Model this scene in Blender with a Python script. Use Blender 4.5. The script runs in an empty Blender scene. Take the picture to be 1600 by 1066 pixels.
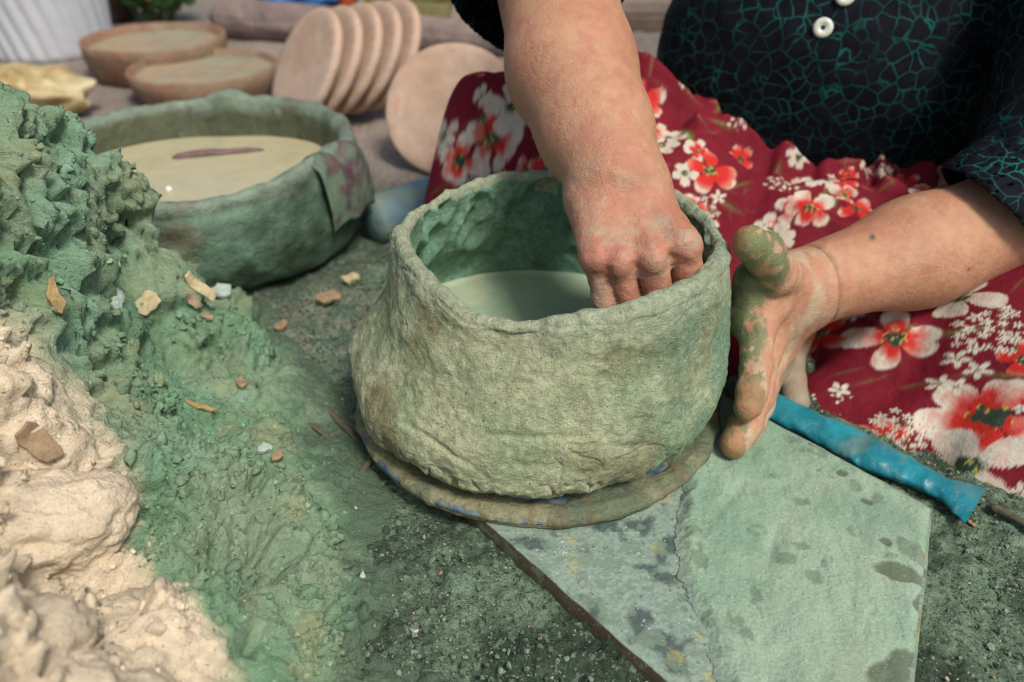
import bpy, math, random
import numpy as np
from mathutils import Vector, Matrix

# ------------------------------------------------------------------ camera, light, exposure
sc = bpy.context.scene
H = 0.43; PITCH = math.radians(33); LENS = 28.0
FPX = 1600 * LENS / 36.0
cam_d = bpy.data.cameras.new('camera'); cam = bpy.data.objects.new('camera', cam_d)
sc.collection.objects.link(cam); sc.camera = cam
cam.location = (0, 0, H); cam.rotation_euler = (math.pi / 2 - PITCH, 0, 0)
cam_d.lens = LENS; cam_d.sensor_width = 36; cam_d.clip_start = 0.01; cam_d.clip_end = 400
cam_d.dof.use_dof = True; cam_d.dof.focus_distance = 0.535; cam_d.dof.aperture_fstop = 4.8

SUN_EL = math.radians(55); SUN_AZ = math.radians(146)      # azimuth measured clockwise from +Y: high, behind the camera to the right
world = bpy.data.worlds.new('World'); sc.world = world; world.use_nodes = True
wn = world.node_tree; bg = wn.nodes['Background']
sky = wn.nodes.new('ShaderNodeTexSky'); sky.sky_type = 'NISHITA'; sky.sun_disc = False
sky.sun_elevation = SUN_EL; sky.sun_rotation = SUN_AZ
sky.air_density = 1.0; sky.dust_density = 4.0; sky.ozone_density = 0.6
wn.links.new(sky.outputs[0], bg.inputs[0]); bg.inputs[1].default_value = 0.06
sun_d = bpy.data.lights.new('sun', 'SUN'); sun = bpy.data.objects.new('sun', sun_d); sc.collection.objects.link(sun)
sun_d.energy = 1.5; sun_d.angle = math.radians(14); sun_d.color = (1.0, 0.95, 0.86)
sdir = Vector((math.sin(SUN_AZ) * math.cos(SUN_EL), math.cos(SUN_AZ) * math.cos(SUN_EL), math.sin(SUN_EL)))
sun.rotation_euler = sdir.to_track_quat('Z', 'Y').to_euler(); sun.location = sdir * 5
vs = sc.view_settings; vs.view_transform = 'Standard'; vs.look = 'None'; vs.gamma = 1; vs.use_curve_mapping = False
vs.exposure = 0.98
sc.render.engine = 'CYCLES'; sc.cycles.use_denoising = True; sc.cycles.filter_width = 1.1
sc.cycles.max_bounces = 6

# ------------------------------------------------------------------ helpers
SP, CP = math.sin(PITCH), math.cos(PITCH)
def ray(px, py):
    x = (px - 800) / FPX; y = (533 - py) / FPX
    return np.array([x, CP + y * SP, -SP + y * CP])
def atz(px, py, z=0.0):
    d = ray(px, py); return np.array([0, 0, H]) + d * ((z - H) / d[2])
def aty(px, py, Y):
    d = ray(px, py); return np.array([0, 0, H]) + d * (Y / d[1])
def proj(V):
    q = V - np.array([0, 0, H]); zc = q[:, 1] * CP - q[:, 2] * SP; yc = q[:, 1] * SP + q[:, 2] * CP
    return 800 + FPX * q[:, 0] / zc, 533 - FPX * yc / zc, zc

def _hash(i, j, k, s):
    h = (i * 374761393 + j * 668265263 + k * 1274126177 + s * 362437) & 0x7fffffff
    h = ((h ^ (h >> 13)) * 1103515245) & 0x7fffffff
    h = ((h ^ (h >> 11)) * 22695477) & 0x7fffffff
    return ((h ^ (h >> 15)) & 0xffff) / 32767.5 - 1.0
def vnoise(P, s=0):
    P = np.asarray(P, float); I = np.floor(P).astype(np.int64); F = P - I; F = F * F * F * (F * (F * 6 - 15) + 10)
    i, j, k = I[:, 0], I[:, 1], I[:, 2]; fx, fy, fz = F[:, 0], F[:, 1], F[:, 2]
    r = 0
    for a in (0, 1):
        wx = fx if a else 1 - fx
        for b in (0, 1):
            wy = fy if b else 1 - fy
            for c in (0, 1):
                wz = fz if c else 1 - fz
                r = r + wx * wy * wz * _hash(i + a, j + b, k + c, s)
    return r
def fbm(P, scale, octv=4, s=0, gain=0.5):
    P = np.asarray(P, float) / scale; r = 0; a = 1.0; n = 0
    for o in range(octv):
        r = r + a * vnoise(P * (2.03 ** o) + 17.3 * o, s + o * 7); n += a; a *= gain
    return r / n
def worley(P2, scale, s=0):
    Q = np.asarray(P2, float) / scale; I = np.floor(Q).astype(np.int64); d1 = np.full(len(Q), 9.0); d2 = d1.copy(); idv = np.zeros(len(Q))
    for a in (-1, 0, 1):
        for b in (-1, 0, 1):
            ci = I[:, 0] + a; cj = I[:, 1] + b
            x = ci + 0.5 + 0.45 * _hash(ci, cj, 0 * ci, s); y = cj + 0.5 + 0.45 * _hash(ci, cj, 0 * ci + 3, s)
            d = np.hypot(Q[:, 0] - x, Q[:, 1] - y); m = d < d1
            d2 = np.where(m, d1, np.minimum(d2, d)); idv = np.where(m, _hash(ci, cj, 0 * ci + 5, s), idv); d1 = np.where(m, d, d1)
    return d1, d2, idv
def sstep(a, b, x):
    t = np.clip((x - a) / (b - a), 0, 1); return t * t * (3 - 2 * t)
def rbf_fit(C, Z, lam=1e-6):
    C = np.asarray(C, float); Z = np.asarray(Z, float); n = len(C)
    D = np.hypot(C[:, None, 0] - C[None, :, 0], C[:, None, 1] - C[None, :, 1])
    K = np.where(D > 0, D * D * np.log(np.maximum(D, 1e-12)), 0) + lam * np.eye(n)
    A = np.zeros((n + 3, n + 3)); A[:n, :n] = K; A[:n, n] = 1; A[:n, n + 1:] = C; A[n, :n] = 1; A[n + 1:, :n] = C.T
    w = np.linalg.solve(A, np.r_[Z, 0, 0, 0])
    def f(X, Y):
        r = w[n] + w[n + 1] * X + w[n + 2] * Y
        for i in range(n):
            q = (X - C[i, 0]) ** 2 + (Y - C[i, 1]) ** 2
            r = r + w[i] * 0.5 * q * np.log(np.maximum(q, 1e-14))
        return r
    return f

WORLD = {}
def mesh_np(name, V, F, mat, parent=None, smooth=True, col=None, origin=None, attrs=None):
    V = np.asarray(V, np.float32); F = np.asarray(F, np.int32)
    o3 = np.zeros(3, np.float32) if origin is None else np.asarray(origin, np.float32)
    me = bpy.data.meshes.new(name); k = F.shape[1]
    me.vertices.add(len(V)); me.vertices.foreach_set('co', (V - o3).ravel())
    me.loops.add(F.size); me.loops.foreach_set('vertex_index', F.ravel())
    me.polygons.add(len(F)); me.polygons.foreach_set('loop_start', np.arange(0, F.size, k, dtype=np.int32))
    me.polygons.foreach_set('loop_total', np.full(len(F), k, np.int32))
    me.polygons.foreach_set('use_smooth', np.full(len(F), smooth))
    me.update(calc_edges=True); me.validate()
    if col is not None:
        a = me.color_attributes.new('Col', 'FLOAT_COLOR', 'POINT')
        c = np.ones((len(V), 4), np.float32); c[:, :3] = col; a.data.foreach_set('color', c.ravel())
    for an, av in (attrs or {}).items():
        a = me.attributes.new(an, 'FLOAT', 'POINT'); a.data.foreach_set('value', np.asarray(av, np.float32))
    me.materials.append(mat)
    ob = bpy.data.objects.new(name, me); sc.collection.objects.link(ob); ob.location = o3.tolist()
    if parent is not None:
        ob.parent = parent; ob.location = (o3 - WORLD[parent.name]).tolist()
    WORLD[ob.name] = o3
    return ob
def empty(name, loc):
    o = bpy.data.objects.new(name, None); sc.collection.objects.link(o); o.location = tuple(float(c) for c in loc); o.empty_display_size = 0.05; WORLD[o.name] = np.array(loc, np.float32); return o
def tag(o, label, cat, group=None, kind=None):
    if label: o['label'] = label
    if cat: o['category'] = cat
    if group: o['group'] = group
    if kind: o['kind'] = kind
    return o
def grid_faces(nu, nv, wrap_u=False):
    uu = np.arange(nu if wrap_u else nu - 1); vv = np.arange(nv - 1); U, W = np.meshgrid(uu, vv, indexing='ij'); U2 = (U + 1) % nu
    return np.stack([U * nv + W, U2 * nv + W, U2 * nv + W + 1, U * nv + W + 1], -1).reshape(-1, 4)
def lathe(prof, n, c=(0, 0, 0)):
    prof = np.asarray(prof, float); th = np.linspace(0, 2 * math.pi, n, endpoint=False)
    V = np.stack([np.cos(th)[:, None] * prof[None, :, 0], np.sin(th)[:, None] * prof[None, :, 0], np.broadcast_to(prof[None, :, 1], (n, len(prof)))], -1).reshape(-1, 3)
    return V + np.asarray(c), grid_faces(n, len(prof), True)
def dense(prof, step):
    prof = np.asarray(prof, float); out = [prof[0]]
    for a, b in zip(prof[:-1], prof[1:]):
        m = max(1, int(np.hypot(*(b - a)) / step))
        for i in range(1, m + 1): out.append(a + (b - a) * i / m)
    return np.array(out)
def vnormals(V, F):
    T = np.concatenate([F[:, [0, 1, 2]], F[:, [0, 2, 3]]]) if F.shape[1] == 4 else F
    n = np.cross(V[T[:, 1]] - V[T[:, 0]], V[T[:, 2]] - V[T[:, 0]]); N = np.zeros_like(V)
    for c in range(3):
        for k in range(3): N[:, k] += np.bincount(T[:, c], n[:, k], len(V))
    return N / np.maximum(np.linalg.norm(N, axis=1, keepdims=True), 1e-12)
def frame(n, upv=(0, 0, 1)):
    n = np.asarray(n, float); n = n / np.linalg.norm(n); x = np.cross(upv, n); x /= np.linalg.norm(x); y = np.cross(n, x); return np.stack([x, y, n], 1)
def srgb(r, g, b):
    return tuple(((c / 255 + 0.055) / 1.055) ** 2.4 if c > 10 else c / 255 / 12.92 for c in (r, g, b))

# ------------------------------------------------------------------ SDF surface (for bodies and garments)
def seg(P, a, b, ra, rb):
    a = np.asarray(a, np.float32); b = np.asarray(b, np.float32); ab = b - a; t = np.clip((P - a) @ ab / (ab @ ab), 0, 1)
    q = P - a - t[:, None] * ab; return np.sqrt(np.einsum('ij,ij->i', q, q)) - (ra + (rb - ra) * t)
def ell(P, c, r):
    q = (P - np.asarray(c, np.float32)) / np.asarray(r, np.float32); k = np.sqrt(np.einsum('ij,ij->i', q, q)); return (k - 1) * min(r) * (0.5 + 0.5 * 1.0)
def smin(a, b, k):
    h = np.maximum(k - np.abs(a - b), 0) / k; return np.minimum(a, b) - h * h * k * 0.25
def chain(P, pts, rs, k=0.004):
    d = None
    for i in range(len(pts) - 1):
        e = seg(P, pts[i], pts[i + 1], rs[i], rs[i + 1]); d = e if d is None else smin(d, e, k)
    return d
def sdf_mesh(fn, lo, hi, step, q=4):
    lo = np.array(lo, np.float32); n = (np.ceil((np.array(hi) - lo) / (step * q)).astype(int)) * q
    ax = [lo[i] + step * np.arange(n[i] + 1, dtype=np.float32) for i in range(3)]
    cx = [a[::q] for a in ax]
    C = np.stack(np.meshgrid(*cx, indexing='ij'), -1).reshape(-1, 3).astype(np.float32)
    dc = fn(C).reshape([len(c) for c in cx])
    idx = [np.minimum((np.arange(len(a)) + q // 2) // q, len(c) - 1) for a, c in zip(ax, cx)]
    D = dc[np.ix_(*idx)].astype(np.float32)
    M = np.abs(D) < step * q * 1.6
    I = np.argwhere(M); P = np.stack([ax[0][I[:, 0]], ax[1][I[:, 1]], ax[2][I[:, 2]]], 1)
    D[M] = fn(P)
    S = D < 0; nx, ny, nz = [m - 1 for m in D.shape]
    cnt = np.zeros((nx, ny, nz), np.int8)
    for a in (0, 1):
        for b in (0, 1):
            for c in (0, 1): cnt += S[a:a + nx, b:b + ny, c:c + nz]
    act = np.argwhere((cnt > 0) & (cnt < 8)); acc = np.zeros((len(act), 3)); num = np.zeros(len(act))
    offs = [(a, b, c) for a in (0, 1) for b in (0, 1) for c in (0, 1)]
    val = {o: D[act[:, 0] + o[0], act[:, 1] + o[1], act[:, 2] + o[2]] for o in offs}
    for o in offs:
        for axn in range(3):
            if o[axn] == 0:
                o2 = list(o); o2[axn] = 1; o2 = tuple(o2); v0, v1 = val[o], val[o2]; m = (v0 < 0) != (v1 < 0)
                t = np.where(m, v0 / np.where(m, v0 - v1, 1), 0); p = np.tile(np.array(o, float), (len(act), 1)); p[:, axn] += t
                acc += p * m[:, None]; num += m
    V = lo + step * (act + acc / num[:, None])
    vid = np.full((nx, ny, nz), -1, np.int32); vid[act[:, 0], act[:, 1], act[:, 2]] = np.arange(len(act))
    faces = []
    for axn in range(3):
        s0 = [slice(None)] * 3; s1 = [slice(None)] * 3; s0[axn] = slice(0, -1); s1[axn] = slice(1, None)
        A, B = S[tuple(s0)], S[tuple(s1)]; E = np.argwhere(A != B); u, w = [k for k in range(3) if k != axn]
        ok = (E[:, u] > 0) & (E[:, w] > 0) & (E[:, u] < D.shape[u] - 1) & (E[:, w] < D.shape[w] - 1); E = E[ok]
        def cell(du, dw):
            c = E.copy(); c[:, u] += du; c[:, w] += dw; return vid[c[:, 0], c[:, 1], c[:, 2]]
        Q = np.stack([cell(-1, -1), cell(0, -1), cell(0, 0), cell(-1, 0)], 1)
        fl = A[E[:, 0], E[:, 1], E[:, 2]]
        if axn == 1: fl = ~fl
        Q[~fl] = Q[~fl][:, ::-1]; faces.append(Q)
    F = np.concatenate(faces); F = F[(F >= 0).all(1)]
    return V, F
def relax(V, F, it=2, lam=0.5):
    E = np.concatenate([F[:, [i, (i + 1) % 4]] for i in range(4)]); E = np.concatenate([E, E[:, ::-1]]); deg = np.bincount(E[:, 0], minlength=len(V))
    for _ in range(it):
        S = np.stack([np.bincount(E[:, 0], V[E[:, 1], k], len(V)) for k in range(3)], 1) / np.maximum(deg, 1)[:, None]; V = V + lam * (S - V)
    return V

# ------------------------------------------------------------------ materials
def nd(nt, t, **kw):
    n = nt.nodes.new(t)
    for k, v in kw.items(): setattr(n, k, v)
    return n
def new_mat(name):
    m = bpy.data.materials.new(name); m.use_nodes = True; nt = m.node_tree; return m, nt, nt.nodes['Principled BSDF'], nt.links
def noise_node(nt, co, scale, detail=4, rough=0.55, dist=0.0):
    n = nd(nt, 'ShaderNodeTexNoise'); n.inputs['Scale'].default_value = scale; n.inputs['Detail'].default_value = detail
    n.inputs['Roughness'].default_value = rough; n.inputs['Distortion'].default_value = dist; nt.links.new(co, n.inputs['Vector']); return n.outputs['Fac']
def ramp(nt, fac, stops):
    r = nd(nt, 'ShaderNodeValToRGB'); e = r.color_ramp.elements
    while len(e) < len(stops): e.new(0.5)
    for i, (p, c) in enumerate(stops): e[i].position = p; e[i].color = (*c, 1) if len(c) == 3 else c
    nt.links.new(fac, r.inputs[0]); return r.outputs[0]
def mixc(nt, fac, a, b, mode='MIX'):
    n = nd(nt, 'ShaderNodeMix', data_type='RGBA', blend_type=mode)
    for s, v in ((0, fac), (6, a), (7, b)):
        if hasattr(v, 'links'): nt.links.new(v, n.inputs[s])
        else: n.inputs[s].default_value = v if s == 0 else (*v, 1)
    return n.outputs[2]
def surf(name, base=(0.3, 0.3, 0.3), attr=False, var=0.35, vscale=60, tint=None, tscale=12, tamt=0.5, specks=(), rough=0.85, bumps=(), sss=0, spec=0.3, coat=0, rough_var=0.1):
    m, nt, bs, L = new_mat(name); co = nd(nt, 'ShaderNodeTexCoord').outputs['Object']
    if attr:
        a = nd(nt, 'ShaderNodeAttribute', attribute_name='Col'); c = a.outputs['Color']
    else:
        r = nd(nt, 'ShaderNodeRGB'); r.outputs[0].default_value = (*base, 1); c = r.outputs[0]
    if tint is not None:
        f = ramp(nt, noise_node(nt, co, tscale, 5, 0.6, 0.4), [(0.38, (0, 0, 0)), (0.62, (tamt,) * 3)]); c = mixc(nt, f, c, tint)
    v = ramp(nt, noise_node(nt, co, vscale, 6, 0.65), [(0.25, (1 - var,) * 3), (0.75, (1 + var,) * 3)])
    c = mixc(nt, 1.0, c, v, 'MULTIPLY')
    for (scol, sscale, th, amt) in specks:
        f = ramp(nt, noise_node(nt, co, sscale, 2, 0.5), [(th, (0, 0, 0)), (min(th + 0.04, 1), (amt,) * 3)]); c = mixc(nt, f, c, scol)
    L.new(c, bs.inputs['Base Color'])
    if rough_var:
        rr = nd(nt, 'ShaderNodeMapRange'); L.new(noise_node(nt, co, vscale * 0.4, 4), rr.inputs[0]); rr.inputs[3].default_value = max(rough - rough_var, 0.02); rr.inputs[4].default_value = min(rough + rough_var, 1); L.new(rr.outputs[0], bs.inputs['Roughness'])
    else: bs.inputs['Roughness'].default_value = rough
    bs.inputs['Specular IOR Level'].default_value = spec
    if coat: bs.inputs['Coat Weight'].default_value = coat; bs.inputs['Coat Roughness'].default_value = 0.1
    if sss:
        bs.inputs['Subsurface Weight'].default_value = sss; bs.inputs['Subsurface Radius'].default_value = (1.0, 0.35, 0.2); bs.inputs['Subsurface Scale'].default_value = 0.006
    prev = None
    for (bsc, dist, det) in bumps:
        b = nd(nt, 'ShaderNodeBump'); b.inputs['Distance'].default_value = dist; b.inputs['Strength'].default_value = 1.0
        L.new(noise_node(nt, co, bsc, det, 0.65), b.inputs['Height'])
        if prev: L.new(prev, b.inputs['Normal'])
        prev = b.outputs[0]
    if prev: L.new(prev, bs.inputs['Normal'])
    return m
rng = np.random.default_rng(7); random.seed(7)

# ------------------------------------------------------------------ ground
GREEN = np.array([0.165, 0.300, 0.175]); OLIVE = np.array([0.300, 0.340, 0.195]); DRY_SUNLIT = np.array([0.74, 0.62, 0.45]); BROWN = np.array([0.20, 0.165, 0.085])  # the cream is dried clay with painted sunlight added
def mixv(a, b, t): return a * (1 - t[:, None]) + b * t[:, None]
def axis_pts(a, b, step, far):
    out = list(np.arange(a, b, step)); s = step; x = out[-1]
    while x < far: s *= 1.22; x += s; out.append(x)
    s = step; x = a; pre = []
    while x > -far: s *= 1.22; x -= s; pre.append(x)
    return np.array(pre[::-1] + out)
xs = axis_pts(-0.36, 0.5, 0.0026, 150); ys = axis_pts(0.13, 0.86, 0.0026, 150)
X, Y = np.meshgrid(xs, ys, indexing='ij'); X = X.ravel(); Y = Y.ravel(); P3 = np.stack([X, Y, 0 * X], 1)
near = 1 - sstep(0.9, 2.5, np.hypot(X - 0.1, Y - 0.5))
w1, w2, wid = worley(P3[:, :2], 0.016, 3)
z = 0.0035 * fbm(P3, 0.09, 3, 1) * near + 0.0085 * near * np.maximum(0, fbm(P3, 0.024, 5, 5, 0.65)) + near * .008 * (np.abs(fbm(P3, .045, 5, 6, .65)) - .1) + near * .0030 * fbm(P3, .010, 3, 8, .6) + 0.0028 * near * np.clip(0.55 - w1, 0, 1) * (wid > 0.1) + 0.012 * (1 - near) * fbm(P3, 1.3, 3, 9) * (1 - sstep(4, 9, np.hypot(X, Y)))
far_t = sstep(-0.15, 0.15, Y - 0.98 + 0.12 * fbm(P3, 0.3, 3, 2) + 0.25 * (X < -9))
soil = mixv(np.array([0.050, 0.078, 0.050]), np.array([0.150, 0.225, 0.145]), sstep(-0.2, 0.35, fbm(P3, 0.05, 5, 11, .65)))
soil = mixv(soil, np.array([0.26, 0.28, 0.20]), 0.7 * sstep(0.15, 0.45, fbm(P3, 0.035, 4, 21)) * sstep(0.35, 0.6, Y))
mud = np.exp(-((X + .13) / .13) ** 2 - ((Y - .66) / .16) ** 2); soil = mixv(soil, mixv(np.array([.30, .31, .23]), np.array([.17, .25, .18]), sstep(-.2, .3, fbm(P3, .03, 4, 25))), .85 * mud)
pave = mixv(np.array([0.37, 0.295, 0.25]), np.array([0.22, 0.185, 0.165]), sstep(-0.1, 0.4, fbm(P3, 0.25, 4, 31)))
m_ground = surf('ground_earth', attr=True, var=0.6, vscale=200, specks=[((0.36, 0.42, 0.34), 420, 0.65, 0.8), ((0.02, 0.026, 0.018), 260, 0.60, 0.7), ((.22, .32, .22), 120, .60, .6)], rough=0.9, bumps=[(120, 0.006, 6), (500, 0.0022, 3)], spec=0.25)
g = mesh_np('ground', np.stack([X, Y, z], 1), grid_faces(len(xs), len(ys)), m_ground, col=mixv(soil, pave, far_t)); g['kind'] = 'structure'

# ------------------------------------------------------------------ heap of prepared clay
ctl = [aty(0, 165, .56), aty(70, 185, .575), aty(150, 245, .59), aty(212, 305, .60), aty(265, 395, .62), aty(325, 462, .655), atz(405, 492, .010), atz(480, 560, .006), atz(560, 690, .004),
       atz(0, 300, .235), atz(90, 330, .205), atz(170, 400, .15), atz(0, 450, .19), atz(110, 480, .15), atz(220, 500, .09), atz(320, 530, .058), atz(400, 570, .034),
       atz(0, 600, .165), atz(110, 600, .125), atz(220, 600, .085), atz(330, 620, .058), atz(420, 650, .03), atz(330, 690, .05),
       atz(0, 720, .145), atz(130, 720, .105), atz(230, 740, .08), atz(330, 770, .062), atz(430, 800, .042), atz(530, 820, .016), atz(620, 800, .000),
       atz(0, 860, .13), atz(120, 880, .09), atz(220, 860, .062), atz(330, 900, .068), atz(430, 920, .045), atz(520, 930, .020), atz(640, 930, .001), atz(720, 1000, -.006),
       atz(0, 1066, .14), atz(150, 1066, .12), atz(300, 1066, .075), atz(450, 1066, .04), atz(560, 1066, .012), atz(660, 1066, 0), atz(800, 1066, -.012), (.06, .17, -.02), (-.04, .12, -.005), (-.15, .1, .04), (-.3, .08, .10), (-.45, .2, .15), (-.5, .45, .18), (-.5, .62, .15),
       (-.36, .70, .06), (-.30, .72, .02), (-.5, .80, .02), (-.24, .74, -.005), (-.36, .85, -.02), (-.62, .3, .03), (-.62, .7, .02), (-.6, .05, .03)]
ctl = np.array([list(c) for c in ctl])
hf = rbf_fit(ctl[:, :2], ctl[:, 2], 1e-5)
xs = np.arange(-0.62, 0.05, 0.00145); ys = np.arange(0.09, 0.86, 0.00145)
X, Y = [a.ravel() for a in np.meshgrid(xs, ys, indexing='ij')]; h0 = hf(X, Y); P3 = np.stack([X, Y, h0], 1)
Pw = P3 + 0.012 * np.stack([fbm(P3, 0.03, 3, 41), fbm(P3, 0.03, 3, 42), fbm(P3, 0.03, 3, 43)], 1)
body = sstep(-0.004, 0.03, h0)
rough_m = sstep(-0.30, 0.25, fbm(P3, 0.11, 2, 61) + 1.1 * sstep(0.14, 0.24, h0) - 0.02)     # some areas torn and crumbly, some smeared smooth
palez = sstep(.25, .10, Y)
w1, w2, wid = worley(Pw[:, :2], 0.020, 8); v1, v2, vid_ = worley(Pw[:, :2], 0.0075, 18)
bil = np.abs(fbm(Pw, 0.030, 5, 51, 0.62)); bil2 = np.abs(fbm(P3, 0.0095, 4, 57, 0.6))
gx = np.gradient(h0.reshape(len(xs), len(ys)), 0.00145, axis=0).ravel(); gy = np.gradient(h0.reshape(len(xs), len(ys)), 0.00145, axis=1).ravel()
n0 = np.stack([-gx, -gy, 1 + 0 * gx], 1); n0 /= np.linalg.norm(n0, axis=1, keepdims=True)
dz = body * (0.010 * fbm(Pw, 0.10, 4, 71) + 0.013 * np.tanh(7 * fbm(Pw, 0.055, 4, 101)) * (.45 + .55 * rough_m))
dz += rough_m * body * (0.016 * (bil - 0.14) + 0.012 * (bil2 - .15) + 0.008 * (0.5 - w1) * (0.5 + 0.8 * wid) + 0.004 * (0.5 - v1))
dz -= rough_m * body * (0.014 * sstep(.14, .36, fbm(Pw, 0.026, 3, 63)) + 0.0080 * sstep(.16, .36, fbm(P3, 0.010, 3, 64)))     # torn pits
dz += (1 - rough_m) * body * (0.0022 * np.sin((Y * 0.6 + X) / 0.0045 + 5 * fbm(P3, 0.05, 2, 5)) * sstep(-.1, .4, fbm(P3, 0.09, 2, 6)) + .0045 * fbm(P3, .03, 4, 7, .6))
dz += (.35 + .65 * body) * (0.0026 * fbm(P3, 0.0055, 3, 91, .6) + .0032 * (1 - body) * fbm(P3, .014, 4, 93, .6))
hz = np.maximum(h0 + dz * n0[:, 2], -0.012); X0, Y0 = X, Y; X = X + dz * n0[:, 0]; Y = Y + dz * n0[:, 1]
# pale dried zone, with a patch of sunlight painted into its colour: everything left of a wandering line on the heap
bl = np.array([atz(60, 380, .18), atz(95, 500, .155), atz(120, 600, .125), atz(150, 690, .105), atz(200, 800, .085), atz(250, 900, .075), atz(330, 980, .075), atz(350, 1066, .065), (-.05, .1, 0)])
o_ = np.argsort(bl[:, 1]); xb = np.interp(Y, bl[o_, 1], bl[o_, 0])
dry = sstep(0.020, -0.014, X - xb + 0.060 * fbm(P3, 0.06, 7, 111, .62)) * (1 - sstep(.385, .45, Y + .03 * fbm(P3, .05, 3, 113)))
cl = mixv(GREEN, np.array([0.235, 0.325, 0.205]), sstep(-0.3, 0.35, fbm(P3, 0.06, 4, 121)))
cl = mixv(cl, np.array([0.21, 0.385, 0.265]), 0.55 * sstep(0.1, 0.5, fbm(P3, 0.045, 3, 131)))
cl = mixv(cl, np.array([0.30, 0.31, 0.17]), 0.5 * sstep(0.2, 0.5, fbm(P3, 0.03, 3, 141)))
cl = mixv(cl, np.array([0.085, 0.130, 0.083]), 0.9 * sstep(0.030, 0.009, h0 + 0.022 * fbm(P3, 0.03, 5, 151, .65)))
cl = mixv(cl, DRY_SUNLIT * (1 + 0.12 * fbm(P3, 0.03, 3, 161))[:, None], dry)  # lays the dried cream and its painted sun patch over the green
F = grid_faces(len(xs), len(ys)); keep = (hz[F] > -0.009).any(1); F = F[keep]
used = np.unique(F); mp = np.full(len(X), -1); mp[used] = np.arange(len(used)); HV = np.stack([X, Y, hz], 1)[used]; HF = mp[F]
m_clay = surf('wet_green_clay', attr=True, var=0.22, vscale=160, specks=[((0.05, 0.075, 0.05), 330, 0.665, 0.7), ((0.42, 0.48, 0.40), 260, 0.69, 0.6)], rough=0.72, bumps=[(150, 0.0035, 6), (620, 0.0014, 4)], spec=0.35)
HCOL = cl[used]; HROUGH = (rough_m * body)[used]
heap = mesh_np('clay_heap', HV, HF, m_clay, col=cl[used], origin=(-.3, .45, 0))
tag(heap, 'big torn heap of moist green clay, drying to cream on one flank with sunlight in its colour', 'clay')
hpx, hpy, hpd = proj(HV); HN = vnormals(HV, HF)
def on_heap(px, py):
    d = np.hypot(hpx - px, hpy - py); c = np.where(d < 6)[0]
    if len(c) == 0: c = np.array([np.argmin(d)])
    i = c[np.argmin(hpd[c])]; m = np.linalg.norm(HV - HV[i], axis=1) < 0.012; n = HN[m].mean(0); return HV[i], n / np.linalg.norm(n)

# pale dried lumps, sunlight painted into their cream colour, lying on the heap
def rock(name, c, rad, rot, seed, mat, colr, label, n=150, strata=0.14):
    th = np.linspace(0, 2 * np.pi, n, endpoint=False); ph = np.linspace(0.02, np.pi - 0.02, n // 2); T, Q = [a.ravel() for a in np.meshgrid(th, ph, indexing='ij')]
    S = np.stack([np.cos(T) * np.sin(Q), np.sin(T) * np.sin(Q), np.cos(Q)], 1)
    q_ = S @ np.array([.5, .3, .8]) + .35 * fbm(S + seed, .8, 3, seed + 2)
    r = 1 + 0.16 * fbm(S + seed, 1.1, 2, seed) + 0.07 * np.tanh(6 * fbm(S + seed, 0.6, 3, seed + 3)) + strata * (np.abs(((q_ * 2.6) % 1) - .35) - .3) * 1.1 * sstep(-.3, .3, fbm(S, .7, 2, seed + 8)) + 0.06 * fbm(S, 0.22, 6, seed + 9, .65)
    V = S * r[:, None] * np.array(rad); R = np.array(Matrix.Rotation(rot, 3, 'Z')); V = V @ R.T
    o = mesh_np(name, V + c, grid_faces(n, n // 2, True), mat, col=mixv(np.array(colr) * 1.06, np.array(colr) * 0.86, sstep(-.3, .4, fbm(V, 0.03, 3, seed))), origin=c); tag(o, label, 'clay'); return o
m_lump = surf('dry_lump_surface', attr=True, var=0.10, vscale=120, specks=[((0.30, 0.24, 0.16), 300, 0.69, 0.5)], rough=0.9, bumps=[(90, 0.006, 7), (420, 0.0016, 4)], spec=0.2)  # surface grain; cream with painted sunlight comes from the vertex colour
for (px, py, zz, rad, rot, sd, lb) in [(62, 815, .096, (.050, .040, .030), 0.4, 5, 'cream dried clay lump with a folded ridge, coloured as sunlit, beside the terracotta shard'),
                                      (205, 1025, .062, (.044, .036, .028), 1.1, 12, 'cream dried clay lump with sunlight put into its colour, at the heap foot'),
                                      (-10, 1045, .112, (.044, .040, .026), 2.0, 25, 'smooth cream dried clay lump, coloured as sunlit, between two other cream lumps')]:
    rock('clay_lump', atz(px, py, zz), rad, rot, sd, m_lump, DRY_SUNLIT, lb)

# ------------------------------------------------------------------ stone work board
bz0, bz1 = 0.001, 0.016
poly = np.array([(.3035, .4150), (.2980, .4225), (.158, .580), (-.125, .524), (-.0185, .402), (.0887, .278), (.135, .222), (.160, .206), (.186, .207), (.203, .222)])
poly = poly[::-1]
def inset_poly(poly, d):
    c = []
    n = len(poly)
    for i in range(n):
        a, b, e = poly[i - 1], poly[i], poly[(i + 1) % n]; n1 = np.array([-(b - a)[1], (b - a)[0]]); n2 = np.array([-(e - b)[1], (e - b)[0]]); n1 /= np.linalg.norm(n1); n2 /= np.linalg.norm(n2)
        m = n1 + n2; m /= (m @ m) / 2; c.append(b + m * d)
    return np.array(c)
def resample(poly, step):
    out = []
    for a, b in zip(poly, np.roll(poly, -1, 0)):
        k = max(1, int(np.linalg.norm(b - a) / step)); out += [a + (b - a) * i / k for i in range(k)]
    return np.array(out)
area = 0.5 * np.sum(poly[:, 0] * np.roll(poly[:, 1], -1) - np.roll(poly[:, 0], -1) * poly[:, 1])
if area < 0: poly = poly[::-1]
ring = resample(poly, 0.004); ring = ring + 0.0012 * np.stack([fbm(np.c_[ring, 0 * ring[:, :1]], 0.02, 3, 3), fbm(np.c_[ring, 0 * ring[:, :1]], 0.02, 3, 4)], 1)
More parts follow.
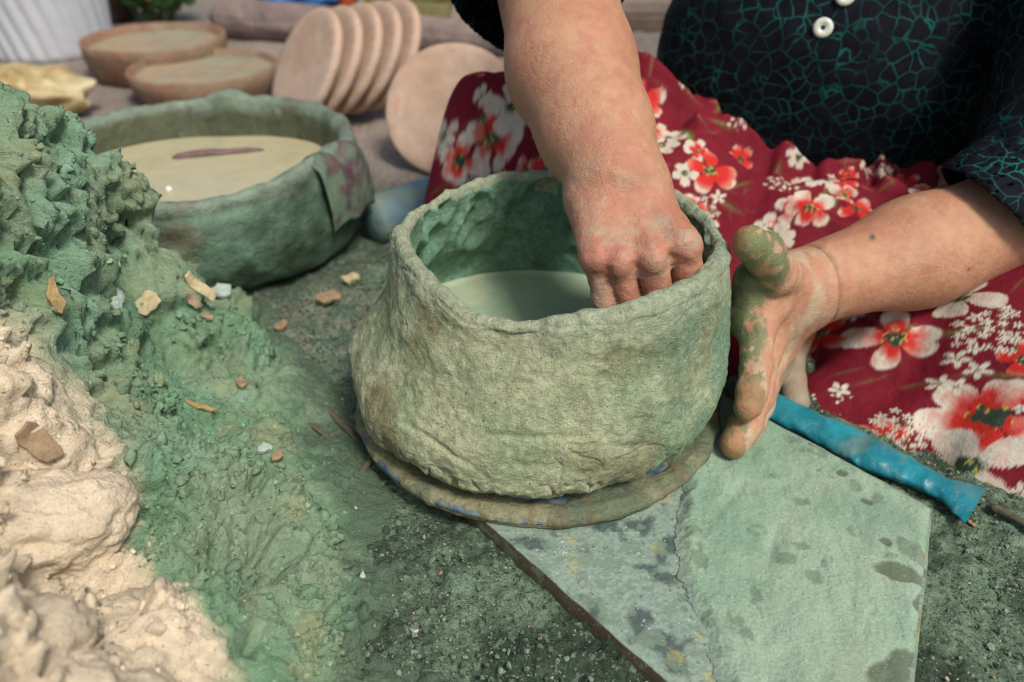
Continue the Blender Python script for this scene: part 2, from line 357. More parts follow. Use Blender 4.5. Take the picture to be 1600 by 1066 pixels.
cen = ring.mean(0); fr = np.concatenate([[0.0], 1 - np.geomspace(1, 0.006, 60), [1.0]])
fr = np.unique(np.concatenate([np.linspace(0, 0.985, 75), [0.99, 0.994, 0.997]]))
loops = []
for f_ in fr: q = cen + (ring - cen) * f_; loops.append(np.c_[q, np.full(len(q), bz1)])
loops.append(np.c_[ring, np.full(len(ring), bz1 - 0.0012)]); loops.append(np.c_[ring * 1.0, np.full(len(ring), bz0 + .004)]); loops.append(np.c_[cen + (ring - cen) * 0.995, np.full(len(ring), bz0 - .004)])
V = np.stack(loops, 1).reshape(-1, 3); top = V[:, 2] > bz1 - 0.0001
V[:, 2] += np.where(top, 0.0005 * fbm(V, 0.03, 3, 8), 0.0)
w1, w2, wi = worley(V[:, :2], 0.012, 31)
sp = mixv(np.array([0.22, 0.30, 0.24]), np.array([0.235, 0.315, 0.255]), sstep(-.2, .3, fbm(V, 0.012, 4, 12)))
sp = mixv(sp, np.array([0.075, 0.11, 0.095]), sstep(0.08, .35, fbm(V, 0.016, 4, 22))); sp = mixv(sp, np.array([0.36, 0.34, 0.15]), 0.6 * sstep(0.28, .46, fbm(V, 0.014, 4, 32)))
sp = mixv(sp, np.array([0.13, 0.095, 0.055]), np.where(top, 0.0, 1.0))
m_board = surf('speckled_stone', attr=True, var=0.3, vscale=300, specks=[((0.48, 0.53, 0.55), 330, 0.67, 0.8), ((0.06, 0.09, 0.14), 260, 0.64, 0.6), ((.17, .24, .17), 90, .56, .7)], rough=0.55, bumps=[(260, 0.0012, 5)], spec=0.4)
board = mesh_np('stone_board', V, grid_faces(len(ring), len(loops), True)[:, ::-1], m_board, col=sp, origin=(.1, .4, 0.0)); tag(board, 'speckled stone work board on the ground, half coated in green clay', 'board')

# the dried clay coat on the board
ip = inset_poly(poly, 0.0015)
step = 0.0011; xs = np.arange(.03, .305, step); ys = np.arange(.2, .585, step); X, Y = [a.ravel() for a in np.meshgrid(xs, ys, indexing='ij')]
ins = np.ones(len(X), bool)
for a, b in zip(ip, np.roll(ip, -1, 0)): ins &= ((b - a)[0] * (Y - a[1]) - (b - a)[1] * (X - a[0])) > 0
dd = np.full(len(X), 9.0)
for a, b in zip(ip, np.roll(ip, -1, 0)):
    e = b - a; dd = np.minimum(dd, ((e[0] * (Y - a[1]) - e[1] * (X - a[0])) / np.linalg.norm(e)))
bp = np.array([atz(1075, 700, bz1), atz(1058, 800, bz1), atz(1060, 900, bz1), atz(1090, 960, bz1), atz(1120, 1030, bz1), atz(1120, 1066, bz1), (.12, .2, bz1)]); o_ = np.argsort(bp[:, 1])
P3 = np.stack([X, Y, 0 * X], 1); e_ = X - np.interp(Y, bp[o_, 1], bp[o_, 0]) + 0.012 * fbm(P3, 0.03, 6, 5, .7)
thick = sstep(0, 0.013, e_) * sstep(0.0, 0.006, dd)
bare = np.zeros(len(X))
for (px, py, r1, r2, an) in [(1405, 900, .017, .007, -.35), (1382, 852, .005, .004, 0), (1400, 1050, .022, .010, .5), (1315, 745, .004, .004, 0), (1270, 700, .006, .003, .3), (1355, 790, .004, .003, 0), (1440, 945, .008, .004, .8)]:
    c = atz(px, py, bz1); dx = X - c[0] + .003 * fbm(P3, .01, 3, 61); dy = Y - c[1] + .003 * fbm(P3, .01, 3, 62); u = dx * math.cos(an) + dy * math.sin(an); v = -dx * math.sin(an) + dy * math.cos(an); bare = np.maximum(bare, sstep(1.15, 0.85, np.hypot(u / r1, v / r2)))
zc = bz1 + 0.0007 + (0.0029 + 0.0013 * fbm(P3, 0.05, 3, 15) + 0.0024 * fbm(P3 * [1.0, .5, 1], 0.014, 5, 25, .65) + 0.0012 * np.exp(-(e_ - .010) ** 2 / .006 ** 2)) * thick
for (px, py, r1, r2, an, dep) in [(1205, 860, .020, .004, 1.15, .0022), (1165, 905, .007, .0035, -.5, .0022), (1095, 980, .017, .006, -1.0, .0018), (1135, 790, .025, .004, .9, .0016), (1330, 930, .018, .003, 1.2, .0008), (1230, 760, .016, .005, .6, .0010)]:
    c = atz(px, py, bz1); dx = X - c[0]; dy = Y - c[1]; u = dx * math.cos(an) + dy * math.sin(an); v = -dx * math.sin(an) + dy * math.cos(an); zc -= dep * np.exp(-(u / r1) ** 2 - (v / r2) ** 2)
zc -= bare * 0.0010
cc = mixv(np.array([0.215, 0.335, 0.235]), np.array([0.29, 0.40, 0.29]), sstep(-.3, .3, fbm(P3, 0.05, 3, 35))); cc = mixv(cc, np.array([0.30, 0.39, 0.27]), .6 * sstep(.1, .4, fbm(P3, 0.04, 3, 45)))
cc = mixv(cc, np.array([0.19, 0.25, 0.215]), .75 * sstep(.012, .001, e_ + .006 * fbm(P3, .008, 3, 65)))
cc = mixv(cc, np.array([0.085, 0.105, 0.062]), 0.8 * bare)
cc = mixv(cc, np.array([0.12, 0.17, 0.11]), 0.6 * sstep(.32, .5, fbm(P3, 0.014, 4, 55)))
ok = ins & (e_ > 0.0006); F = grid_faces(len(xs), len(ys)); F = F[ok[F].all(1)]; used = np.unique(F); mp = np.full(len(X), -1); mp[used] = np.arange(len(used))
m_coat = surf('gritty_clay_coat', attr=True, var=0.22, vscale=500, specks=[((0.60, 0.66, 0.58), 700, 0.70, 0.7), ((0.07, 0.1, 0.075), 620, 0.66, 0.5)], rough=0.8, bumps=[(420, 0.0011, 4), (1300, 0.0005, 2)], spec=0.35)
mesh_np('clay_coat', np.stack([X, Y, zc], 1)[used], mp[F], m_coat, parent=board, col=cc[used], origin=(.18, .4, bz1))

# ------------------------------------------------------------------ turning disc under the pot
DC = np.array([.021, .546, 0]); dr = .153
m_blue = surf('blue_plate_paint', base=(0.035, 0.07, 0.17), tint=(0.20, 0.26, 0.20), tscale=40, tamt=0.9, var=0.3, vscale=150, rough=0.4, bumps=[(200, 0.0008, 4)], spec=0.5)
wheel = empty('turning_disc', DC + [0, 0, .015]); tag(wheel, 'blue turning disc crusted with clay under the unfinished pot', 'turntable')
V, F = lathe(dense([(0.001, .0155), (.05, .0155), (.128, .017), (dr - .012, .0185), (dr - .003, .020), (dr - .001, .022), (dr - .002, .0245), (dr - .02, .0255), (.05, .0255), (.001, .0255)], .006), 220, DC)
mesh_np('plate', V, F, m_blue, wheel, origin=DC + [0, 0, .0155])
th = np.linspace(0, 2 * np.pi, 620, endpoint=False); prof = dense([(-.030, .0262), (-.018, .0268), (-.012, .0275), (-.006, .0290), (.001, .0275), (.0035, .0235), (.0015, .0175), (-.006, .0150), (-.02, .0150)], .0016)
TH, K = [a.ravel() for a in np.meshgrid(th, np.arange(len(prof)), indexing='ij')]; pr = prof[K.astype(int)]
D3 = np.stack([np.cos(TH) * .15, np.sin(TH) * .15, pr[:, 1]], 1); nz = fbm(D3, .03, 4, 77); nf = fbm(D3, .008, 3, 78)
rr = dr + pr[:, 0] + (0.0045 * nz + 0.0018 * nf) * sstep(.016, .026, pr[:, 1] + .01) - .003
zz = pr[:, 1] + .0020 * nz * (pr[:, 1] > .016) + .0008 * nf
gap = sstep(.10, .35, fbm(D3 * [1, 1, .01], .05, 3, 79)) * sstep(-.0125, -.018, pr[:, 0])
zz = np.where(pr[:, 1] > .0262 - 1e-9, zz - .004 * gap, zz)
cw = mixv(np.array([.24, .24, .14]), np.array([.13, .16, .10]), sstep(-.2, .3, nz)); cw = mixv(cw, np.array([.17, .13, .075]), .7 * sstep(.15, .4, nf))
m_crust = surf('clay_crust', attr=True, var=0.3, vscale=200, specks=[((0.06, 0.06, 0.04), 300, 0.66, 0.7)], rough=0.85, bumps=[(260, 0.0025, 5)], spec=0.25)
mesh_np('clay_rim', np.stack([DC[0] + np.cos(TH) * rr, DC[1] + np.sin(TH) * rr, zz], 1), grid_faces(620, len(prof), True), m_crust, wheel, col=cw, origin=DC + [0, 0, .02])

# ------------------------------------------------------------------ the unfinished pot
def cyc(th, pts):
    """periodic smooth interpolation; pts = (degrees, value)"""
    a = np.array(sorted(pts)); x = np.r_[a[-1, 0] - 360, a[:, 0], a[0, 0] + 360]; v = np.r_[a[-1, 1], a[:, 1], a[0, 1]]
    g = np.linspace(-180, 540, 1441); y = np.interp((g % 360), x, v)
    k = np.exp(-np.linspace(-2, 2, 41) ** 2); k /= k.sum(); y = np.convolve(np.r_[y[-20:], y, y[:20]], k, 'valid'); return np.interp(np.degrees(th) % 360, g, y)
NT = 800
th = np.linspace(0, 2 * np.pi, NT, endpoint=False)
zr = cyc(th, [(0, .172), (30, .174), (60, .176), (90, .173), (120, .174), (150, .172), (175, .172), (188, .180), (203, .179), (220, .170), (238, .160), (250, .160), (270, .169), (290, .173), (315, .176), (340, .175)])
zr = zr + .0046 * fbm(np.c_[np.cos(th), np.sin(th), 0 * th], .32, 3, 5) + .0022 * fbm(np.c_[np.cos(th), np.sin(th), 0 * th], .09, 3, 6)
rr_ = cyc(th, [(0, .124), (45, .123), (90, .123), (135, .124), (180, .126), (225, .125), (270, .125), (315, .125)])
rb = cyc(th, [(0, .141), (45, .142), (90, .142), (135, .140), (165, .133), (195, .133), (225, .141), (250, .150), (270, .152), (290, .149), (315, .143), (340, .141)])
lip = cyc(th, [(0, .010), (90, .006), (150, .018), (180, .024), (210, .022), (240, .013), (270, .008), (320, .009)])
bul = cyc(th, [(0, .011), (45, .006), (90, .002), (150, -.006), (180, -.006), (210, -.004), (250, .002), (290, .007), (330, .013)])
tk = cyc(th, [(0, .012), (90, .010), (150, .010), (180, .011), (215, .016), (240, .016), (270, .012), (315, .014)])
cb = np.array([.011, .553]); cr = np.array([.036, .552]); zf = .066
zb = .0325 + .0050 * fbm(np.c_[np.cos(th), np.sin(th), 0 * th], .16, 4, 15, .6)
rag_r = .0075 * fbm(np.c_[np.cos(th), np.sin(th), 0 * th], .14, 4, 19, .6)
so = np.linspace(0, 1, 150)
def ring_at(cx, r, zv): return np.stack([cx[0] + np.cos(th) * r, cx[1] + np.sin(th) * r, zv + 0 * th], 1)
L_ = []; reg = []
L_.append(ring_at(cb, .001 + 0 * th, .0262 + 0 * th)); reg.append(0)
for q in (.4, .75, .86): L_.append(ring_at(cb, rb * q, .0262 + 0 * th)); reg.append(0)
for q in (.90, .93, .955): L_.append(ring_at(cb, rb * q, .0262 + (zb - .0262) * (q - .86) / .11)); reg.append(0)
def outer(s):
    c = cb * (1 - s) + cr * s; tuck = -.010 * np.exp(-(s / .05) ** 2)
    r = rag_r * max(0, 1 - s / .22) + rb * (1 - s) + rr_ * s + lip * np.exp(-((s - .27) / .24) ** 2) + bul * math.sin(math.pi * min(1, s * .9 + .1)) + tuck
    return c, r
for s in so[:-1] * .955:
    c, r = outer(s); L_.append(ring_at(c, r, zb + (zr - zb) * s)); reg.append(1)
c1, r1 = outer(.955); ze = zb + (zr - zb) * .955; hh = zr - ze
for a in np.linspace(0, math.pi, 20):
    L_.append(ring_at(cr, (r1 - tk / 2) + tk / 2 * math.cos(a), ze + hh * math.sin(a))); reg.append(2)
for s in np.linspace(.95, 0, 90)[1:]:
    c, r = outer(.18 + .82 * s); L_.append(ring_at(c, r - tk - .003 * (1 - s), zf + (ze - zf) * s / .955)); reg.append(3)
cF, rF = outer(.18)
for q in np.linspace(.985, .004, 60): L_.append(ring_at(cF, (rF - tk - .003) * q, zf + .002 * (q > .96) - .0015 * (1 - q) + 0 * th)); reg.append(4)
V = np.stack(L_, 1).reshape(-1, 3); REG = np.tile(np.array(reg), NT); TH = np.repeat(th, len(L_)); F = grid_faces(NT, len(L_), True)
N = vnormals(V, F)
out = (REG == 1) | (REG == 2) | (REG == 0); inn = (REG == 3); flo = REG == 4; rim = REG == 2
dsp = np.zeros(len(V))
dsp += np.where(out, .0042 * fbm(V, .055, 3, 201) + .0014 * fbm(V, .018, 4, 211) + .00085 * fbm(V, .0050, 3, 221), 0)
stre = fbm(V * [1, 1, 1.7], .014, 4, 231, .6); dsp += np.where(REG == 1, .0008 * stre + .0024 * fbm(V * [1, 1, .8], .032, 2, 233), 0)
# horizontal paddle creases on the front and a few slanting pulls
for (px, py, w, hgt, a, sl) in [(830, 683, .035, .0022, .0024, 0), (1000, 700, .02, .002, .0016, .1), (760, 640, .02, .003, .0014, .2), (850, 735, .05, .003, .0016, -.05), (690, 700, .035, .002, .0022, -.55), (960, 560, .04, .004, .0014, .1), (655, 440, .02, .005, .003, -1.0), (720, 500, .018, .006, -.003, -.6), (800, 540, .02, .012, .0026, .5), (880, 530, .014, .012, -.0022, .2), (640, 520, .012, .025, -.0026, 1.2)]:
    d = ray(px, py); C0 = np.array([0, 0, H]); q = V - C0; t = (q @ d) / (d @ d); ob = q - t[:, None] * d; u = ob[:, 0] + sl * ob[:, 2]; v = ob[:, 2] - sl * ob[:, 0]
    m_ = np.exp(-(u / w) ** 2 - (v / hgt) ** 2) * ((q @ np.array([0, 1, 0])) < .56) * (REG == 1); dsp -= a * m_
ang = np.degrees(TH) % 360
# finger dents on the inner wall
r2 = np.random.default_rng(11)
for i in range(80):
    a = r2.uniform(0, 2 * np.pi); zz = r2.uniform(.085, .168); s = (zz - zf) / .105; ri = .112 + .012 * (1 - s)
    c = np.array([.034 + math.cos(a) * ri, .552 + math.sin(a) * ri, zz]); R_ = r2.uniform(.007, .014); d = np.linalg.norm((V - c) * [1, 1, .8], axis=1)
    k = np.exp(-(d / R_) ** 2); ed = np.exp(-((d - R_ * 1.4) / (R_ * .45)) ** 2); dsp += np.where(inn, -.0072 * k + .0022 * ed, 0)
dsp += np.where(inn, .0022 * fbm(V, .03, 3, 241) + .0007 * fbm(V, .008, 3, 251), 0) + np.where(flo, .0010 * fbm(V, .05, 3, 261) + .0003 * fbm(V, .01, 3, 262), 0)
dsp += np.where(rim, .0010 * fbm(V, .012, 4, 271), 0)
# cracks at the torn foot
cr_ = np.abs(fbm(V * [1, 1, .35], .03, 3, 281)); dsp -= np.where((REG <= 1), .006 * np.exp(-(cr_ / .035) ** 2) * sstep(.062, .036, V[:, 2]), 0)
crk = np.abs(fbm(V * [1, 1, .8], .05, 3, 291)); dsp -= np.where(out, .0016 * np.exp(-(crk / .012) ** 2) * sstep(.05, .35, fbm(V, .06, 2, 295)), 0)
V = V + N * dsp[:, None]
pc = mixv(np.array([.345, .405, .240]), np.array([.470, .490, .310]), sstep(-.3, .3, fbm(V, .04, 4, 301)))
pc = mixv(pc, np.array([.225, .200, .100]), .7 * sstep(.06, .38, fbm(V * [1, 1, .8], .05, 4, 311)))
gside = sstep(.45, 1.0, np.cos(TH - math.radians(342))) * sstep(-.4, .3, fbm(V, .05, 3, 321) + .2)
pc = mixv(pc, np.array([.165, .300, .195]), .85 * gside)
pc = mixv(pc, np.array([.36, .42, .29]), .75 * sstep(.148, .166, V[:, 2] + .006 * fbm(V, .02, 3, 325)) * (V[:, 2] > .12))
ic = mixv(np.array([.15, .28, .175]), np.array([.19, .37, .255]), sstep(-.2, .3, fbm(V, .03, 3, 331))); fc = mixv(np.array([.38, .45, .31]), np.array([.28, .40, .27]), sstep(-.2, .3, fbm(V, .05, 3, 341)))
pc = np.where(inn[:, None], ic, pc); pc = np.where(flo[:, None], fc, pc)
m_pot = surf('raw_pot_clay', attr=True, var=0.40, vscale=170, specks=[((0.05, 0.06, 0.04), 300, 0.70, 0.8), ((0.14, 0.16, 0.09), 600, 0.66, 0.5), ((0.56, 0.55, 0.40), 520, 0.64, 0.6)], rough=0.78, bumps=[(280, 0.0028, 5), (800, 0.0015, 3)], spec=0.3)
wallF = F
isfl = flo[F].all(1)
def sub(F, sel): 
    F = F[sel]; u = np.unique(F); mp = np.full(len(V), -1); mp[u] = np.arange(len(u)); return u, mp[F]
pot = empty('clay_pot', (.011, .553, .0262)); tag(pot, 'unfinished hand built raw clay pot with an uneven rim, on the turning disc', 'pot')
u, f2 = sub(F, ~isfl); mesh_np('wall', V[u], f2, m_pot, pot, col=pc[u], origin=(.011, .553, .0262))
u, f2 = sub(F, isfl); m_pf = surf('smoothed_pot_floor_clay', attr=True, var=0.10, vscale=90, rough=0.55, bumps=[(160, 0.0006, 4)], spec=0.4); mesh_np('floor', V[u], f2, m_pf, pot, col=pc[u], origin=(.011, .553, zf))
POTV = V

# ------------------------------------------------------------------ basin of slip behind the heap
BC = np.array([-.374, .885]); nt_ = 420
th = np.linspace(0, 2 * np.pi, nt_, endpoint=False)
rq = cyc(th, [(0, 1.04), (45, 1.0), (90, .84), (135, .92), (180, 1.0), (225, .98), (270, .96), (315, .98)])
zr = .121 + cyc(th, [(0, .004), (40, .002), (75, .004), (88, .014), (100, .006), (140, 0), (200, 0), (270, -.004), (300, -.006), (340, .004)]) + .004 * fbm(np.c_[np.cos(th), np.sin(th), 0 * th], .25, 3, 5)
prof = [(.001, .004), (.12, .004), (.15, .012)] + [(.15 + .046 * math.sin(a), .062 - .056 * math.cos(a)) for a in np.linspace(.25, 1.75, 26)] + [(.192, .090), (.189, .106), (.186, 1.0), (.182, 1.06), (.176, 1.07), (.169, 1.03), (.166, .9), (.165, .07), (.158, .045), (.12, .02), (.001, .018)]
L_ = []
for (r, zz) in dense([p for p in prof if p[1] < .5][:31], .006): L_.append(ring_at(BC, r * rq, zz))
for (r, k) in [(.1865, .93), (.1862, .96), (.186, 1.0), (.1845, 1.035), (.182, 1.055), (.178, 1.065), (.174, 1.055), (.170, 1.03), (.168, 1.0), (.1665, .94), (.166, .85), (.1655, .75)]: L_.append(ring_at(BC, r * rq, zr * k))
for (r, zz) in [(.164, .07), (.16, .055), (.15, .035), (.12, .022), (.06, .018), (.001, .018)]: L_.append(ring_at(BC, r * rq, zz))
V = np.stack(L_, 1).reshape(-1, 3); F = grid_faces(nt_, len(L_), True); N = vnormals(V, F)
V = V + N * (.0045 * fbm(V, .07, 3, 401) + .0028 * fbm(V, .02, 4, 411))[:, None]
e = aty(268, 385, .70); de = np.linalg.norm((V - e) * [1, .6, 2.0], axis=1); V = V + N * (.004 * np.exp(-((de - .022) / .006) ** 2) - .003 * np.exp(-(de / .012) ** 2))[:, None] * (V[:, 1] < .85)[:, None]
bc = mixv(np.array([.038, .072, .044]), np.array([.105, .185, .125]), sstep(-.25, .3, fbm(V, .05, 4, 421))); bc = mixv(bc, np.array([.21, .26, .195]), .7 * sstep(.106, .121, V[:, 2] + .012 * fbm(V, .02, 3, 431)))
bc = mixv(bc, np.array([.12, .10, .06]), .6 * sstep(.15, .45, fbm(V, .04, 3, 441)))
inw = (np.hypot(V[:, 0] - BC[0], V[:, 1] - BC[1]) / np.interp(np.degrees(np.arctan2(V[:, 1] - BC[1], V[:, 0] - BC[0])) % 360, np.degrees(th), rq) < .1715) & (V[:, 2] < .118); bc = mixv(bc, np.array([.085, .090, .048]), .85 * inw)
m_basin = surf('basin_clay', attr=True, var=0.35, vscale=60, rough=0.42, bumps=[(120, 0.003, 5), (400, 0.001, 3)], spec=0.45)
basin = empty('clay_basin', (*BC, 0.0)); tag(basin, 'wide green clay basin with an uneven rim, full of milky slip', 'basin')
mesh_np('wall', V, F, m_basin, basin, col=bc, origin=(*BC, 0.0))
# dyed cloth scrap stuck over the rim
pts = []
for i, a in enumerate(np.linspace(-28, -4, 26)):
    t = math.radians(a)
    for s in np.linspace(0, 1, 22):
        if s < .25: r, zz = .166 + (.182 - .166) * s / .25, .124 + .006 * math.sin(s / .25 * 1.57)
        else: q = (s - .25) / .75; r, zz = .190 + .011 * math.sin(q * 2.0), .127 - .066 * q
        k = np.interp(a % 360, np.degrees(th), rq); pts.append((BC[0] + math.cos(t) * (r * k + .002), BC[1] + math.sin(t) * (r * k + .002), zz + .003 * math.sin(a * .5)))
pts = np.array(pts); Fp = grid_faces(26, 22)[:, ::-1]; Np = vnormals(pts, Fp); pts = pts + Np * (.0035 + .002 * fbm(pts, .015, 3, 5))[:, None]
pcl = mixv(np.array([.12, .18, .125]), np.array([.13, .035, .060]), .75 * sstep(-.05, .35, fbm(pts, .016, 4, 451, .65))); pcl = mixv(pcl, np.array([.07, .03, .06]), .7 * sstep(.15, .4, fbm(pts, .010, 3, 461)))
m_rag = surf('dyed_rag', attr=True, var=0.2, vscale=200, rough=0.8, bumps=[(500, .001, 2)])
rag = mesh_np('cloth_scrap', pts, Fp, m_rag, col=pcl, origin=pts.mean(0)); tag(rag, 'clay smeared scrap of purple and crimson cloth over the basin rim', 'cloth')
sm = rag.modifiers.new('thick', 'SOLIDIFY'); sm.thickness = .0015; sm.offset = 1
# slip
m_slip, nts, bs, L = new_mat('milky_slip'); co = nd(nts, 'ShaderNodeTexCoord').outputs['Object']
L.new(ramp(nts, noise_node(nts, co, 14, 4, .6, .6), [(.3, (.40, .37, .22)), (.55, (.47, .42, .26)), (.75, (.36, .38, .24))]), bs.inputs['Base Color']); bs.inputs['Roughness'].default_value = .22; bs.inputs['Specular IOR Level'].default_value = .45
b = nd(nts, 'ShaderNodeBump'); b.inputs['Distance'].default_value = .0015; L.new(noise_node(nts, co, 30, 2), b.inputs['Height']); L.new(b.outputs[0], bs.inputs['Normal'])
L_ = [ring_at(BC, .1655 * rq * q, .085 + 0 * th) for q in (1.0, .97, .9, .7, .4, .0005)]
V = np.stack(L_, 1).reshape(-1, 3); slip = mesh_np('liquid_slip', V, grid_faces(nt_, len(L_), True), m_slip, origin=(*BC, .03)); tag(slip, 'still yellowish clay slip filling the green basin', 'slip')
def rod(name, a, b, r, mat, label=None, cat=None, parent=None, n=12, m=16, seed=1, flat=1.0, taper=.6, wob=.25, bend=0.0):
    a = np.array(a, float); b = np.array(b, float); ax = b - a; R = frame(ax / np.linalg.norm(ax), (0, 0, 1) if abs(ax[2]) < .9 * np.linalg.norm(ax) else (1, 0, 0))
    t = np.linspace(0, 1, m); rp = r * (1 - (1 - taper) * t) * np.minimum(1, .35 + 20 * np.minimum(t, 1 - t)); an = np.linspace(0, 2 * np.pi, n, endpoint=False)
    V = []
    for aa in an:
        for i in range(m): V.append(a + ax * t[i] + R @ np.array([math.cos(aa) * rp[i], math.sin(aa) * rp[i] * flat, 0]) + np.array([0, 0, bend * math.sin(math.pi * t[i])]))
    V = np.array(V); V += (r * wob * np.stack([fbm(V, r * 3, 2, seed + k) for k in range(3)], 1)); F = grid_faces(n, m, True)
    i0 = len(V); V = np.vstack([V, a, b]); caps = [(k * m, i0, i0, ((k + 1) % n) * m) for k in range(n)] + [(k * m + m - 1, ((k + 1) % n) * m + m - 1, i0 + 1, i0 + 1) for k in range(n)]
    tri = np.array([(c[0], c[1], c[3]) for c in caps[:n]] + [(c[0], c[1], c[2]) for c in caps[n:]])
    Ft = np.concatenate([F[:, [0, 1, 2]], F[:, [0, 2, 3]], tri]); o = mesh_np(name, V, Ft, mat, parent, origin=(a + b) / 2 if parent is None else a)
    if label: tag(o, label, cat)
    return o
m_stick = surf('wet_wood', base=(.16, .10, .10), var=.4, vscale=120, rough=.5, bumps=[(200, .001, 3)])
rod('floating_stick', atz(268, 246, .086), atz(412, 234, .086), .0078, m_stick, 'wet mauve brown stick floating in the yellowish slip', 'stick', seed=3, flat=.6, bend=.001)
V, F = lathe([(.0001, .0045), (.002, .004), (.0036, .002), (.004, 0), (.0036, -.001), (.0001, -.0015)], 16, atz(264, 297, .086)); m_foam = surf('foam', base=(.75, .75, .70), var=.05, rough=.3); o = mesh_np('foam_bubble', V, F, m_foam, origin=atz(264, 297, .086)); tag(o, 'tiny white foam bubble on the yellowish slip', 'bubble')

# ------------------------------------------------------------------ the potter
J = aty
SKIN = np.array([.455, .228, .132]); PINK = np.array([.435, .178, .112]); PALE = np.array([.490, .268, .160])
# right arm, reaching down into the pot
R_el, R_m, R_f, R_w = J(866, -40, .77), J(893, 110, .675), J(930, 205, .612), J(964, 283, .560)
R_base = [J(926, 315, .548), J(946, 308, .554), J(968, 306, .556), J(996, 310, .552)]
R_mcp = [J(931, 402, .493), J(968, 410, .487), J(1018, 404, .486), J(1066, 384, .494)]
R_pip = [J(946, 470, .486), J(986, 486, .481), J(1032, 482, .482), J(1080, 446, .492)]
R_dip = [J(952, 545, .480), J(988, 560, .474), J(1030, 556, .474), J(1080, 520, .486)]
R_tip = [J(955, 592, .462), J(988, 608, .458), J(1028, 602, .458), J(1078, 570, .474)]
def right_arm(P):
    fore = chain(P, [R_el, R_m, R_f, R_w], [.054, .048, .0395, .0300], .03)
    w2 = seg(P, R_w, (np.array(R_base[1]) + R_base[2]) / 2, .030, .024)
    palm = None
    for b, m, rr in zip(R_base, R_mcp, (.0125, .0130, .0135, .0140)):
        e = seg(P, b, m, .0175, rr); palm = e if palm is None else smin(palm, e, .010)
    palm = smin(palm, seg(P, J(1010, 330, .556), J(1060, 385, .520), .018, .014), .016)
    fing = None
    for i, (m, a, b, c) in enumerate(zip(R_mcp, R_pip, R_dip, R_tip)):
        r0 = (.0087, .0087, .0104, .0110)[i]; e = chain(P, [m, a, b, c], [r0 * 1.08, r0, r0 * .9, r0 * .75], .003)
        fing = e if fing is None else smin(fing, e, .0012)
    th_ = chain(P, [J(1030, 345, .566), J(1062, 410, .562), J(1068, 470, .560), J(1066, 515, .556)], [.017, .0135, .012, .0095], .005)
    d = smin(smin(fore, w2, .025), palm, .022); d = smin(d, smin(fing, th_, .002), .0035)
    for m, k in zip(R_mcp, (.0016, .002, .0026, .0022)):                    # knuckle heads
        q = P - np.array(m) - np.array([0, -.0115, .0060]); d = d - k * np.exp(-np.einsum('ij,ij->i', q, q) / .0085 ** 2)
    for b, m in zip(R_base, R_mcp):                                           # tendons
        d = d - .0007 * np.exp(-(seg(P, np.array(b) + [0, -.012, .016], np.array(m) + [0, -.010, .010], 0, 0) / .004) ** 2)
    for i in range(3):                                                       # hollows between the knuckles
        c = (np.array(R_mcp[i]) + R_mcp[i + 1]) / 2 + [0, -.008, .000]; q = (P - c); d = d + .0034 * np.exp(-np.einsum('ij,ij->i', q, q) / .0062 ** 2)
    # skin folds across the knuckles and wrist
    ax = (np.array(R_mcp[2]) - R_base[2]); ax /= np.linalg.norm(ax); s = (P - np.array(R_mcp[2])) @ ax
    kn = np.exp(-(seg(P, np.array(R_mcp[2]) + [.008, -.006, 0], np.array(R_mcp[3]) + [.004, -.006, 0], 0, 0) / .014) ** 2)
    d = d + .00025 * kn * np.sin((s + .35 * (P[:, 0] - R_mcp[3][0])) / .0042 * 6.28)
    hm = sstep(.56, .53, P[:, 1]); d = d + hm * (.0007 * fbm(P * np.array([1.0, .8, 1.6]), .011, 2, 653) + .00045 * fbm(P * np.array([.8, 1, 2.0]), .005, 2, 654))
    for m, a in zip(R_mcp, R_pip):
        ax_ = np.array(a) - m; ax_ /= np.linalg.norm(ax_); s_ = (P - np.array(m)) @ ax_; nr = np.exp(-(np.linalg.norm(P - np.array(m), axis=1) / .017) ** 4)
        d = d + nr * (.0006 * np.exp(-((s_ - .008) / .0013) ** 2) + .0005 * np.exp(-((s_ - .0125) / .0012) ** 2) + .0006 * np.exp(-((s_ + .006) / .0012) ** 2))
    axw = np.array(R_w) - R_f; axw /= np.linalg.norm(axw); sw = (P - np.array(R_w)) @ axw
    return d + .00035 * np.exp(-((sw + .012) / .024) ** 2) * np.sin(sw / .0042 * 6.28 + 40 * P[:, 0])
